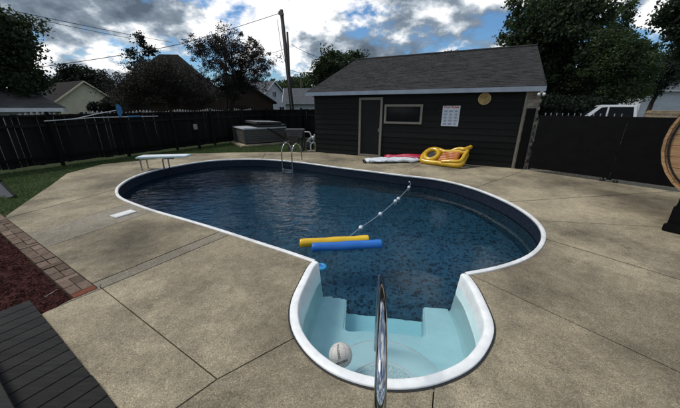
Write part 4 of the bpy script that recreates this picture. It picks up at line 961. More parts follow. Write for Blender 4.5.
MB().tube(catmull([pp + Vector(q_) for q_ in ((-.3, .2, .82), (-.08, .15, .80), (.0, .1, .6), (-.12, .1, .48), (.02, .1, .32), (.12, .1, .5), (.16, .1, .72))], 6), .035, 10).build('hose', 'alu', pu, smooth=True)
MB().tube(catmull([pp + Vector(q_) for q_ in ((-.02, .05, .0), (-.03, .06, .25), (.08, .06, .36), (.18, .08, .3), (.2, .1, .0))], 6), .03, 10).build('pipe', 'white_paint', pu, smooth=True)
MB().tube(catmull([pp + Vector(q_) for q_ in ((-.35, .25, .0), (-.33, .25, .5), (-.32, .24, .78), (-.3, .2, .82))], 6), .03, 10).build('pipe', 'dark_plastic', pu, smooth=True)
MB().lathe([(0, 0), (.07, 0), (.075, .12), (.05, .16), (0, .16)], pp + Vector((.1, .06, .5)), 16).build('valve', 'white_paint', pu, smooth=True)

op = g(199.8, 148); oz = at(198, 125.5, op.y).z
ou = thing('outlet_post', 'short wooden post with a grey outlet box before the fence', 'post', op)
MB().box(op + Z * (oz / 2 - .05), (.11, .09, oz)).build('post', 'fence_wood', ou, bevel=.01)
MB().box(op + Z * (oz - .06) - Vector((0, .075, 0)), (.17, .08, .24)).build('outlet_box', 'gate_metal', ou, bevel=.015)

# lounge chair at the left edge
lc = g(3, 205)
lg = thing('lounge_chair', 'grey mesh lounge chair corner at the left edge on the grass', 'chair', lc)
c0, c1, c2, c3 = at(15.5, 196.5, 6.05), at(0, 181, 6.3), at(-40, 188, 6.6), at(-30, 208, 6.1)
ctr = (c0 + c1 + c2 + c3) / 4
MB().extr([c0.lerp(ctr, .05), c1.lerp(ctr, .05), c2.lerp(ctr, .05), c3.lerp(ctr, .05)], (0, 0, .012)).build('mesh_back', 'lounger_grey', lg)
P = [c0, c1, c2, c3]
MB().tube(catmull([c0.lerp(c3, .1), c0.lerp(c3, .02), c0.lerp(c1, .05), c0.lerp(c1, .5), c0.lerp(c1, .95), c1.lerp(c2, .05), c2.lerp(c1, .05), c2.lerp(c3, .05), c3.lerp(c2, .05), c3.lerp(c0, .05), c0.lerp(c3, .1)], 5), .02, 8).build('frame', 'gate_black', lg, smooth=True)
for q_ in (c0, c1, c2, c3): MB().tube([q_, Vector((q_.x - .05, q_.y, -.065))], .016, 8).build('leg', 'gate_black', lg)

# skimmer poles on the fence
def onfence(u, v):
    o_ = Vector((0, 0, EYE)); r_ = Vector(ray(u, v)); fp = FA - Fn * .10; t_ = (fp - o_).dot(Fn) / r_.dot(Fn); return o_ + r_ * t_
po = thing('leaf_net_pole', 'long pale pool pole with blue paddle resting along the dark fence', 'pool pole', onfence(100, 117))
MB().tube([onfence(44, 121.2), onfence(95, 117.6), onfence(158, 116.2)], .015, 8).build('pole', 'alu', po)
MB().tube([onfence(128, 116.7) - Fn * .02, onfence(140, 116.4) - Fn * .02], .03, 8).build('grip', 'pole_blue', po)
MB().tube([onfence(74, 119.2), onfence(97, 114), onfence(116, 110.5)], .014, 8).build('pole', 'alu', po)
bp_ = [onfence(*q_) for q_ in ((115.5, 105.5), (118, 104.2), (121, 107), (122.5, 112), (121, 117.2), (119.5, 117.8), (117, 113))]
MB().extr(bp_, -Fn * .025).build('paddle', 'pole_blue', po, bevel=.006)
for u_ in (60, 140): MB().tube([onfence(u_, 119.3) + Fn * .08, onfence(u_, 119.3) - Fn * .04, onfence(u_, 116) - Fn * .05], .008, 6).build('hook', 'gate_black', po)

# ------------------------------------------------------------------ wooden barrel
ba_ = Vector((.80, .60, 0)); bp0 = Vector((5.25, 4.05, 0)); bside = Vector((ba_.y, -ba_.x, 0))
def onpl(u, v):
    o_ = Vector((0, 0, EYE)); r_ = Vector(ray(u, v)); t_ = (bp0 - o_).dot(ba_) / r_.dot(ba_); p = o_ + r_ * t_; return (p - bp0).dot(bside), p.z
pts3 = [onpl(680, 115.5), onpl(660.8, 154), onpl(680, 191.5)]
(x1, y1), (x2, y2), (x3, y3) = pts3
dd_ = 2 * (x1 * (y2 - y3) + x2 * (y3 - y1) + x3 * (y1 - y2))
bcx = ((x1 ** 2 + y1 ** 2) * (y2 - y3) + (x2 ** 2 + y2 ** 2) * (y3 - y1) + (x3 ** 2 + y3 ** 2) * (y1 - y2)) / dd_
bcz = ((x1 ** 2 + y1 ** 2) * (x3 - x2) + (x2 ** 2 + y2 ** 2) * (x1 - x3) + (x3 ** 2 + y3 ** 2) * (x2 - x1)) / dd_
brd = math.hypot(x1 - bcx, y1 - bcz); print('barrel', bcx, bcz, brd)
bcen = bp0 + bside * bcx + Z * bcz
barrel = thing('wooden_barrel', 'round wooden barrel end with dark hoop at the right edge', 'barrel', (bcen.x, bcen.y, 0), math.atan2(bside.y, bside.x))
def Bp(s_, z_, dpt): return bcen + bside * s_ + Z * z_ + ba_ * dpt
npl = 11; ri = brd - .035
for i in range(npl):
    z0_, z1_ = -ri + 2 * ri * i / npl + .003, -ri + 2 * ri * (i + 1) / npl - .003
    q_ = [math.sqrt(max(.0004, ri * ri - z_ * z_)) for z_ in (z0_, (z0_ * .75 + z1_ * .25), (z0_ + z1_) / 2, (z0_ * .25 + z1_ * .75), z1_)]; zs = [z0_, (z0_ * .75 + z1_ * .25), (z0_ + z1_) / 2, (z0_ * .25 + z1_ * .75), z1_]
    MB().extr([Bp(-a_, z_, .05) for a_, z_ in zip(q_, zs)] + [Bp(a_, z_, .05) for a_, z_ in reversed(list(zip(q_, zs)))], ba_ * .04).build('end_plank', 'barrel_wood', barrel, bevel=.004, seg=1)
ns = 34
for i in range(ns):
    a0_, a1_ = 2 * math.pi * i / ns, 2 * math.pi * (i + 1) / ns - .006
    P = []
    for dpt, rr_ in ((0, brd), (.95, brd + .05), (1.9, brd)):
        for a_ in (a0_, a1_):
            for r_ in (rr_ - .034, rr_): P.append(Bp(r_ * math.cos(a_), r_ * math.sin(a_), dpt))
    fs = []
    for kk in (0, 4): fs += [(kk, kk + 1, kk + 5, kk + 4), (kk + 2, kk + 6, kk + 7, kk + 3), (kk + 1, kk + 3, kk + 7, kk + 5), (kk, kk + 4, kk + 6, kk + 2)]
    fs += [(0, 2, 3, 1), (8, 9, 11, 10)]
    MB().add(P, fs).build('stave', 'barrel_wood', barrel)
AXB = Matrix((bside, Z, ba_)).transposed().to_3x3()
for dpt, rr_ in ((.16, brd + .012), (.95, brd + .053), (1.74, brd + .012)):
    MB().lathe([(rr_, -.02), (rr_ + .006, -.02), (rr_ + .006, .02), (rr_, .02)], Bp(0, 0, dpt), 64, AXB).build('hoop', 'hoop', barrel, smooth=False)
MB().lathe([(ri - .05, .042), (ri - .05, .036), (ri - .026, .036), (ri - .026, .042)], Bp(0, 0, 0), 64, AXB).build('end_hoop', 'hoop', barrel)
zb = bcz - brd
for dpt in (.12, 1.5):
    mb = MB(); w_ = brd * .62
    P = [Bp(-w_, -bcz + .0, dpt), Bp(w_, -bcz + .0, dpt), Bp(w_, -bcz + .32, dpt)]
    for j in range(11):
        s_ = w_ * .9 * (1 - 2 * j / 10); P.append(Bp(s_, -math.sqrt((brd + .004) ** 2 - s_ * s_), dpt))
    P.append(Bp(-w_, -bcz + .32, dpt))
    mb.extr(P, ba_ * .14).build('cradle', 'gate_black', barrel, bevel=.015)
    MB().box(Bp(0, -bcz + .06, dpt - .03), (w_ * 2.1, .10, .12), Matrix.Rotation(math.atan2(bside.y, bside.x), 4, 'Z')).build('foot_beam', 'gate_black', barrel, bevel=.015)

# ------------------------------------------------------------------ grass
mb_v = []; mb_f = []
lawn = [g(-30, 228), g(6, 216), g(28, 200.6), g(50, 186), g(67, 173.5), g(102, 164.3), g(140, 160.6), g(190, 153.6), g(227, 152.6), g(300, 152), Vector((-1.2, 13, 0)), Vector((-.6, 17.3, 0)), FC, FA + Fdir * 2.2]
lawn2 = [(p.x, p.y) for p in lawn]
xs = [p[0] for p in lawn2]; ys = [p[1] for p in lawn2]; rr = random.Random(8); cnt = 0
while cnt < 42000:
    x_, y_ = rr.uniform(min(xs), max(xs)), rr.uniform(min(ys), max(ys))
    if not pip(x_, y_, lawn2): continue
    q_ = (Vector((x_, y_, 0)) - h0); 
    if -.35 < q_.dot(hd) < HW + .3 and -.4 < q_.dot(hn) < HD + .2: cnt += 1; continue
    cnt += 1
    patch = .6 + .8 * (mnoise.noise((x_ * .8, y_ * .8, 3)) + .3); h_ = rr.uniform(.035, .085) * max(.35, patch); a_ = rr.uniform(0, 6.28); w_ = rr.uniform(.005, .010); dx, dy = math.cos(a_) * w_, math.sin(a_) * w_
    lx, ly = rr.gauss(0, .025), rr.gauss(0, .025); n_ = len(mb_v)
    mb_v += [(x_ - dx, y_ - dy, -.07), (x_ + dx, y_ + dy, -.07), (x_ + lx, y_ + ly, -.07 + h_)]; mb_f.append((n_, n_ + 1, n_ + 2))
me = bpy.data.meshes.new('grass'); me.from_pydata(mb_v, [], mb_f); tag(link('grass', me, 'grass'), 'short green grass between the concrete and the dark fence', 'grass', kind='stuff')

# ------------------------------------------------------------------ trees
def tree(name, label, base, crowns, nclump, per, leaf, leafm, tr=.18, split=.45, sigma=.45, seed=1, limbs=10, group=None, bark='bark', shell=.55, flat=.75, stems=1, lean=None):
    rg = np.random.default_rng(seed); rr = random.Random(seed)
    base = Vector(base); t_ = thing(name, label, 'tree', base, 0, group)
    vol = np.array([c[1][0] * c[1][1] * c[1][2] for c in crowns]); vol = vol ** .75; pk = rg.choice(len(crowns), nclump, p=vol / vol.sum())
    cl = []
    for i in pk:
        c_, r_ = crowns[i]; d_ = rg.normal(size=3); d_ /= np.linalg.norm(d_); lump = 1 + .22 * math.sin(d_[0] * 5.1 + i * 2 + seed) * math.cos(d_[2] * 4.3 + seed) + .12 * math.sin(d_[0] * 11 + d_[1] * 7 + d_[2] * 9); rad = lump * (rg.uniform(shell, 1) if rg.random() < .7 else rg.uniform(.1, 1)) * (1.15 if rg.random() < .08 else 1)
        cl.append(np.array(c_) + d_ * rad * np.array(r_))
    cl = np.array(cl); cen = cl.mean(0); topz = cl[:, 2].max()
    mb = MB(); nodes = []
    for s_ in range(stems):
        b_ = base + Vector((rr.uniform(-.25, .25), rr.uniform(-.2, .2), 0)) * (stems > 1)
        tgt = Vector(cen) + (Vector((rr.uniform(-1, 1), rr.uniform(-1, 1), 0)) * (crowns[0][1][0] * .55) if stems > 1 else Vector((0, 0, 0)))
        tgt.z = base.z + (topz - base.z) * .86
        P = []; n_ = 9
        for j in range(n_ + 1):
            f = j / n_; p = b_.lerp(tgt, f); p.x = b_.x + (tgt.x - b_.x) * f ** 1.5; p.y = b_.y + (tgt.y - b_.y) * f ** 1.5
            p += Vector((rr.gauss(0, .06), rr.gauss(0, .06), 0)) * (f * 1.5); P.append(p)
        rs = [tr / math.sqrt(stems) * (1.25 if j == 0 else 1) * (1 - .86 * (j / n_)) for j in range(n_ + 1)]
        mb.tube(P, rs, 8); nodes += [(P[j], rs[j]) for j in range(int(n_ * split), n_ + 1)]
    # limbs to clumps
    order = rg.permutation(nclump); lim = []
    for q_, i in enumerate(order):
        p = Vector(cl[i]); src = None
        pool_ = nodes if q_ < limbs else nodes + lim
        bd_ = 1e9
        for (n_, r_) in (pool_ if len(pool_) < 160 else rr.sample(pool_, 160)):
            dd_ = (n_ - p).length + max(0, n_.z - p.z + .2) * 1.2
            if dd_ < bd_: bd_ = dd_; src = (n_, r_)
        a_, r_ = src; L_ = (p - a_).length; r0_ = min(r_ * .7, .02 + L_ * .016); m1 = a_.lerp(p, .4) + Vector((rr.gauss(0, .07), rr.gauss(0, .07), .10)) * L_ * .6; m2 = a_.lerp(p, .75) + Vector((rr.gauss(0, .04), rr.gauss(0, .04), .06)) * L_
        mb.tube([a_, m1, m2, p], [r0_, r0_ * .7, r0_ * .45, max(.006, r0_ * .22)], 5, cap=False); lim += [(m1, r0_ * .7), (m2, r0_ * .45), (p, r0_ * .3)]
    mb.build('trunk', bark, t_, smooth=True, fix=False)
    # leaves
    n_ = nclump * per; sg_ = sigma * rg.uniform(.4, 1.25, nclump)
    pos = np.repeat(cl, per, 0) + np.clip(rg.normal(size=(n_, 3)), -1.5, 1.5) * np.repeat(sg_, per)[:, None] * np.array([1, 1, flat])
    d1 = rg.normal(size=(n_, 3)); d1 /= np.linalg.norm(d1, axis=1)[:, None]; d2 = np.cross(d1, rg.normal(size=(n_, 3))); d2 /= np.linalg.norm(d2, axis=1)[:, None]
    sz = leaf * rg.uniform(.6, 1.25, n_)[:, None]
    v = np.stack([pos - d1 * sz * .5, pos + d2 * sz * .32, pos + d1 * sz * .5, pos - d2 * sz * .32], 1).reshape(-1, 3) - np.array(base)
    me = bpy.data.meshes.new('crown'); me.vertices.add(len(v)); me.vertices.foreach_set('co', v.astype(np.float32).ravel())
    me.loops.add(len(v)); me.loops.foreach_set('vertex_index', np.arange(len(v), dtype=np.int32)); me.polygons.add(n_); me.polygons.foreach_set('loop_start', np.arange(0, len(v), 4, dtype=np.int32)); me.update(calc_edges=True)
    link('crown', me, leafm, t_, local=True)
    return t_
def cr(u, v, y, ru, rv, depth_r=None):     # crown ellipsoid from its place and size in the photo at distance y
    c_ = at(u, v, y); dpt = y * math.cos(PITCH) - (c_.z - EYE) * math.sin(PITCH); k_ = dpt / F_PX
    return (c_, (ru * k_, depth_r if depth_r else ru * k_ * .9, rv * k_))
def gb(u, y): p = at(u, 107, y); return (p.x, p.y, -.08)
tree('maple_tree', 'large dark green maple tree rising behind the right end of the pool house', gb(566, 20), [cr(562, 45, 20, 46, 50), cr(540, 22, 20, 32, 30), cr(578, 6, 20, 20, 26), cr(555, 88, 20, 30, 24), cr(525, 38, 20, 18, 22)], 400, 120, .20, 'leaf_maple', tr=.32, sigma=.40, seed=2, limbs=16, split=.25)
tree('locust_tree', 'feathery green locust tree right of the maple with a pointed top', gb(612, 17), [cr(612, 72, 17, 30, 34), cr(626, 64, 17, 17, 18), cr(620, 24, 17, 6, 22), cr(627, 8, 17, 4, 12), cr(602, 52, 17, 10, 16), cr(640, 72, 17, 12, 18)], 300, 120, .13, 'leaf_locust', tr=.2, sigma=.30, seed=3, limbs=14, split=.2)
tree('bush', 'light green leafy bush behind the white pickup truck', gb(626, 17.5), [cr(626, 93, 17.5, 17, 9)], 70, 110, .12, 'leaf_light', tr=.06, sigma=.22, seed=4, limbs=6, split=.1)
tree('overhanging_tree', 'dark tree hanging into the photo at the top right corner', gb(745, 11), [cr(692, 12, 11, 26, 18), cr(678, 34, 11, 12, 10), cr(725, 30, 11, 36, 36)], 240, 120, .13, 'leaf_dark', tr=.2, sigma=.22, seed=5, limbs=14, split=.4)
tree('leaning_tree', 'small dark tree with a leaning trunk before the pale house', gb(650, 24), [cr(664, 76, 24, 15, 14), cr(672, 62, 24, 14, 10), cr(655, 88, 24, 7, 8)], 90, 90, .16, 'leaf_evergreen', tr=.22, sigma=.35, seed=6, limbs=8, split=.4)
tree('oak_tree', 'dark green oak tree at the far left edge above the grey garage', gb(-16, 15.5), [cr(-14, 50, 15.5, 38, 32), cr(14, 38, 15.5, 20, 18), cr(26, 62, 15.5, 14, 8), cr(18, 82, 15.5, 26, 12), cr(-5, 18, 15.5, 20, 10)], 260, 105, .17, 'leaf_dark', tr=.26, sigma=.27, seed=7, limbs=14, split=.3)
tree('evergreen_tree', 'dark bushy evergreen behind the cream gabled house', gb(82, 42), [cr(78, 78, 42, 17, 11), cr(98, 82, 42, 14, 11), cr(60, 88, 42, 12, 8)], 170, 90, .30, 'leaf_evergreen', tr=.25, sigma=.45, seed=8, limbs=10, split=.2)
tree('evergreen_tree', 'small dark evergreen tuft at the right foot of the cream gable', gb(104, 22), [cr(99, 108, 22, 8, 4), cr(112, 106, 22, 8, 6)], 50, 80, .16, 'leaf_evergreen', tr=.08, sigma=.2, seed=18, limbs=5, split=.1)
tree('conifer', 'sparse spindly conifer tip standing before the brown hip roof', gb(143, 25), [cr(142, 44, 25, 6, 13), cr(134, 54, 25, 8, 4), cr(152, 52, 25, 7, 4), cr(144, 75, 25, 12, 18)], 110, 45, .16, 'leaf_evergreen', tr=.12, sigma=.20, seed=9, limbs=20, split=.3)
tree('brush_tree', 'tangled brown twiggy tree covering the brown roofed house, nearer the cream gable', gb(132, 21), [cr(134, 92, 21, 21, 18), cr(152, 80, 21, 22, 20)], 300, 85, .085, 'leaf_brush', tr=.14, sigma=.30, seed=10, limbs=14, split=.1, stems=3)
tree('brush_tree', 'tangled brown twiggy tree between the hip roof and the plum tree', gb(178, 22), [cr(176, 84, 22, 24, 23), cr(196, 94, 22, 18, 16)], 300, 85, .085, 'leaf_brush', tr=.14, sigma=.30, seed=11, limbs=14, split=.1, stems=3)
tree('plum_tree', 'open spreading purple leaved plum tree behind the fence left of the utility poles', gb(228, 18.5), [cr(235, 55, 18.5, 36, 24), cr(208, 50, 18.5, 22, 16), cr(258, 66, 18.5, 18, 22), cr(232, 82, 18.5, 36, 16)], 440, 74, .085, 'leaf_plum', tr=.24, sigma=.17, seed=12, limbs=26, split=.12, stems=5, shell=.3)
tree('round_tree', 'round dark green tree behind the left end of the pool house roof', gb(330, 27), [cr(328, 72, 27, 16, 20), cr(322, 85, 27, 12, 14)], 130, 110, .2, 'leaf_maple', tr=.2, sigma=.32, seed=13, limbs=10, split=.3)
tree('round_tree', 'second round dark green tree showing over the pool house ridge', gb(356, 29), [cr(354, 68, 29, 14, 15), cr(345, 82, 29, 14, 14)], 130, 100, .2, 'leaf_maple', tr=.2, sigma=.32, seed=14, limbs=10, split=.3)
tree('far_tree', 'distant hazy green tree behind the utility poles', gb(300, 60), [cr(299, 86, 60, 14, 10), cr(285, 88, 60, 12, 8)], 90, 90, .4, 'leaf_locust', tr=.3, sigma=.6, seed=15, limbs=8, split=.3)
tree('far_tree', 'distant dark tree between the plum tree and the poles', gb(268, 62), [cr(266, 90, 62, 16, 8)], 80, 80, .4, 'leaf_dark', tr=.3, sigma=.6, seed=16, limbs=8, split=.3)
tree('ridge_tree', 'treetop peeping over the middle of the pool house ridge', gb(452, 46), [cr(452, 56, 46, 8, 4), cr(453, 66, 46, 10, 8)], 60, 80, .3, 'leaf_maple', tr=.3, sigma=.4, seed=17, limbs=8, split=.4)

tree('hedge_shrub', 'dark hedge shrub behind the gate beside the pool house corner', gb(548, 15), [cr(549, 108, 15, 14, 8), cr(566, 110, 15, 10, 7)], 110, 110, .12, 'leaf_evergreen', tr=.06, sigma=.22, seed=21, limbs=6, split=.1)
tree('hedge_shrub', 'dark hedge shrub behind the gate just left of the pickup', gb(585, 15.5), [cr(580, 108, 15.5, 14, 9), cr(598, 108, 15.5, 8, 7)], 110, 110, .12, 'leaf_evergreen', tr=.06, sigma=.22, seed=22, limbs=6, split=.1)
rg_ = np.random.default_rng(31); Vt = []; 
for k_ in range(900):
    a_ = rg_.uniform(R(-66), R(66)); d_ = rg_.uniform(95, 130); h_ = (6 + 3.5 * mnoise.noise((a_ * 9, 0, 0)) + 2 * mnoise.noise((a_ * 31, 4, 0)))
    c_ = np.array([math.sin(a_) * d_, math.cos(a_) * d_, rg_.uniform(0, 1) ** .7 * h_])
    for j in range(26):
        p = c_ + rg_.normal(size=3) * 1.1; d1 = rg_.normal(size=3); d1 /= np.linalg.norm(d1); d2 = np.cross(d1, rg_.normal(size=3)); d2 /= np.linalg.norm(d2); z_ = rg_.uniform(.5, 1.0)
        Vt += [p - d1 * z_, p + d2 * z_ * .6, p + d1 * z_, p - d2 * z_ * .6]
me = bpy.data.meshes.new('distant_trees'); me.from_pydata([tuple(p) for p in Vt], [], [(4 * i, 4 * i + 1, 4 * i + 2, 4 * i + 3) for i in range(len(Vt) // 4)])
tag(link('distant_trees', me, 'leaf_dark'), 'far-off line of dark trees along the horizon', 'trees', kind='stuff')

# ------------------------------------------------------------------ houses beyond the fence
def house(name, label, c, ridge_dir, w, L_, he, hr_, wall, roof, ov=.35, trim='trim_white', wins=(), hip=0.0, chim=None, doors=()):
    """gable house: c = foot of the near gable, ridge runs along ridge_dir for L_"""
    c = Vector(c); c.z = -.07; r_ = Vector(ridge_dir).normalized(); s_ = Vector((r_.y, -r_.x, 0))
    t_ = thing(name, label, 'house', c, math.atan2(r_.y, r_.x))
    def Hp(a_, b_, z_): return c + r_ * a_ + s_ * b_ + Z * z_
    h = w / 2; hp = hip
    for a_ in (0, L_):
        MB().extr([Hp(a_, -h, 0), Hp(a_, h, 0), Hp(a_, h, he)] + ([Hp(a_, 0, hr_ - .08)] if not hip else []) + [Hp(a_, -h, he)], r_ * (.15 if a_ == 0 else -.15)).build('wall', wall, t_)
    for b_ in (-h, h):
        MB().extr([Hp(.16, b_, 0), Hp(L_ - .16, b_, 0), Hp(L_ - .16, b_, he), Hp(.16, b_, he)], s_ * (.15 if b_ < 0 else -.15)).build('wall', wall, t_)
    sl_ = (hr_ - he) / h; ez = he - ov * sl_ + .02
    for sg_ in (-1, 1):
        MB().extr([Hp(-ov, sg_ * (h + ov), ez), Hp(L_ + ov, sg_ * (h + ov), ez), Hp(L_ + ov - hp, 0, hr_ + .02), Hp(-ov + hp, 0, hr_ + .02)], Z * .10).build('roof', roof, t_)
        MB().bar(Hp(-ov, sg_ * (h + ov + .02), ez - .02), Hp(L_ + ov, sg_ * (h + ov + .02), ez - .02), .04, .18).build('gutter', trim, t_)
        if not hip:
            MB().bar(Hp(-ov - .03, sg_ * (h + ov), ez), Hp(-ov - .03, 0, hr_ + .02), .05, .13).build('bargeboard', trim, t_)
    if hip:
        for a_, q_ in ((-ov, -ov + hp), (L_ + ov, L_ + ov - hp)):
            MB().extr([Hp(a_, -(h + ov), ez), Hp(a_, h + ov, ez), Hp(q_, 0, hr_ + .02)], Z * .10).build('roof', roof, t_)
            MB().bar(Hp(a_, -(h + ov), ez - .02), Hp(a_, h + ov, ez - .02), .04, .18).build('gutter', trim, t_)
    for (face, p_, z_, ww, wh) in wins:
        if face == 'g': o_ = Hp(-.02, p_, z_); ax_, nn = s_, -r_
        else: o_ = Hp(p_, (-h - .02) * face, z_); ax_, nn = r_, -s_ * face
        wdw = MB().extr([o_ - ax_ * ww / 2, o_ + ax_ * ww / 2, o_ + ax_ * ww / 2 + Z * wh, o_ - ax_ * ww / 2 + Z * wh], nn * .02).build('window', 'window_glass', t_)
        mb = MB(); 
        for q0, q1 in ((-ww / 2, -ww / 2 + .08), (ww / 2 - .08, ww / 2), (-.03, .03)): mb.extr([o_ + ax_ * q0 + nn * .022, o_ + ax_ * q1 + nn * .022, o_ + ax_ * q1 + Z * wh + nn * .022, o_ + ax_ * q0 + Z * wh + nn * .022], nn * .04)
        for z0_ in (-.05, wh - .03): mb.extr([o_ - ax_ * (ww / 2 + .05) + nn * .064 + Z * z0_, o_ + ax_ * (ww / 2 + .05) + nn * .064 + Z * z0_, o_ + ax_ * (ww / 2 + .05) + nn * .064 + Z * (z0_ + .08), o_ - ax_ * (ww / 2 + .05) + nn * .064 + Z * (z0_ + .08)], nn * .02)
        mb.build('frame', trim, wdw)
    if chim:
        a_, b_, hh_ = chim
        MB().box(Hp(a_, b_, hr_ + hh_ / 2 - .6), (.6, .6, hh_ + 1.0), Matrix.Rotation(math.atan2(r_.y, r_.x), 4, 'Z')).build('chimney', 'quoin', t_)
    return t_
# grey roofed garage at far left
e0 = at(62, 107.6, 15.0)
hs = house('garage', 'low grey shingled garage roof above the dark fence at far left', (e0.x - 1.5 - .2, e0.y + 1.72 - .2, 0), (-.75, -.66, 0), 4.0, 14, 1.95, 2.72, 'siding_grey', 'roof_grey', ov=.3, hip=1.2)
vp = at(33, 97.5, 15.2); MB().lathe([(0, .14), (.14, .12), (.16, .05), (.10, .04), (.10, -.2)], vp, 14).build('roof_vent', 'roof_grey', hs)
ap = at(82, 80, 30); le = at(60, 104, 30); re = at(111, 104, 30)
cw = house('house', 'cream gabled house with dark brown roof behind the left fence', (ap.x, ap.y, 0), (-.88, .47, 0), 6.0, 9, 2.1, ap.z - .1, 'siding_cream', 'roof_brown', ov=.25, trim='siding_cream', wins=(('g', -.6, .5, .9, 1.0), ('g', 1.4, .5, .9, 1.0)))
ap = at(160, 54, 36)
house('house', 'brown hip roofed house mostly hidden by twiggy trees', (ap.x - 4.6, ap.y, 0), (1, .12, 0), 9, 10.5, 3.0, ap.z, 'siding_brown', 'roof_brown', hip=4.7, ov=.5, trim='siding_brown', wins=((1, 3, 1, 1.2, 1.3), (1, 8, 1, 1.2, 1.3)))
ap = at(237, 76, 32)
house('house', 'dark roofed house behind the plum tree branches', (ap.x, ap.y, 0), (-.35, .94, 0), 7.0, 9, 2.6, ap.z - .1, 'siding_brown', 'roof_brown', trim='siding_brown', wins=(('g', 0, .9, 1.2, 1.2),))
ap = at(273.5, 80.5, 46)
house('house', 'white gabled house with grey roof left of the utility poles', (ap.x, ap.y, 0), (-.75, .66, 0), 6.4, 9, 2.7, ap.z - .1, 'siding_white', 'roof_slate', wins=(('g', -1, .8, 1.0, 1.2), ('g', 1.2, .8, 1.0, 1.2), ('g', 0, 3.4, .7, .8)))
ap = at(294, 88.5, 40)
house('garage', 'grey roofed garage between the utility poles and the pool house', (ap.x - 1.0, ap.y, 0), (1, .1, 0), 6, 9, 2.6, ap.z, 'siding_white', 'roof_slate', wins=((1, 2.2, .9, 1.1, 1.0),))
ap = at(690, 78, 30)
house('house', 'pale grey house behind the trees at the right edge', (ap.x - 3.2, ap.y + 3, 0), (1, -.25, 0), 6, 12, 3.6, ap.z, 'siding_white', 'roof_slate', wins=((1, 2.5, 1.2, 1.3, 1.3), (1, 6, 1.2, 1.3, 1.3)))
apx = at(457, 60, 60)

# ------------------------------------------------------------------ utility poles and wires
def upole(u0, v0, u1, v1, y, r0_, r1_, label, arm=None):
    b_ = at(u0, 107, y); b_.z = -.07; t_p = at(u1, v1, y); mid_ = at(u0, v0, y)
    k_ = (t_p.z - b_.z) / max(.1, t_p.z - mid_.z); b_ = t_p + (mid_ - t_p) * k_; b_.z = -.07
    t_ = thing('utility_pole', label, 'utility pole', b_)
    MB().tube([b_, b_.lerp(t_p, .5), t_p], [r0_, (r0_ + r1_) / 2, r1_], 12).build('pole', 'pole_wood', t_, smooth=True)
    return t_, t_p, b_
p1, t1, b1_ = upole(291, 100, 281.3, 10, 26, .20, .14, 'taller weathered utility pole leaning left behind the fence')
MB().box(t1 + Vector((.05, -.18, -.35)), (.35, .12, .12)).build('bracket', 'insulator', p1)
MB().lathe([(0, 0), (.07, .0), (.10, .06), (.07, .12), (.1, .18), (.05, .26), (0, .26)], t1 + Vector((-.16, -.05, -.35)), 12).build('insulator', 'insulator', p1, smooth=True)
MB().tube([t1 + Vector((-.35, -.1, -.7)), t1.lerp(b1_, .3) + Vector((-.33, -.1, 0)), t1.lerp(b1_, .42) + Vector((-.1, -.2, 0))], .02, 6).build('guy_wire', 'wire', p1)
MB().tube([t1.lerp(b1_, .03) + Vector((0, -.17, 0)), t1.lerp(b1_, .9) + Vector((0, -.2, 0))], .025, 6).build('conduit', 'insulator', p1)
p2, t2, b2_ = upole(290.6, 100, 287.3, 32, 28, .13, .09, 'thinner utility pole standing just right of the taller one')
MB().box(t2.lerp(b2_, .5) + Vector((.2, -.15, 0)), (.7, .1, .1)).build('crossarm', 'pole_wood', p2)
p3, t3, b3_ = upole(301, 100, 301, 75, 55, .14, .11, 'small distant utility pole right of the tall pair')
MB().box(t3 + Vector((0, -.1, -.5)), (2.2, .1, .12)).build('crossarm', 'pole_wood', p3)
def wire(pts, label, r_=.016, sag=.25):
    a_ = Vector(pts[0]); t_ = thing('overhead_wire', label, 'wire', a_)
    P = []
    for q0, q1 in zip(pts, pts[1:]):
        for j in range(14): f = j / 14; p = Vector(q0).lerp(Vector(q1), f); p.z -= sag * 4 * f * (1 - f); P.append(p)
    P.append(Vector(pts[-1])); MB().tube(P, r_, 5).build('cable', 'wire', t_)
wire([at(280.5, 13, 26), at(185, 43, 22), at(128, 54, 21), at(40, 67, 20), at(-80, 76, 20)], 'wire running left from the taller pole down past the plum tree', .02, .03)
wire([at(-60, -4, 18), at(0, 8.3, 20), at(172, 42.6, 40)], 'upper of two wires crossing the sky at top left', .022, .05)
wire([at(-60, -1, 18.5), at(12, 14, 20.5), at(142, 40.6, 40)], 'lower of two wires crossing the sky at top left', .022, .05)
wire([at(291.5, 44, 26), at(301, 50, 30), at(318, 57, 36), at(380, 70, 60)], 'wire running right from the pole pair behind the round trees', .02, .05)
wire([at(290.5, 70, 28), at(312, 76, 40), at(380, 84, 80)], 'low wire running right from the thinner pole', .022, .05)
wire([at(288, 47, 28), at(272, 53, 24), at(235, 66, 20)], 'short wire from the thinner pole down to the plum tree', .016, .05)

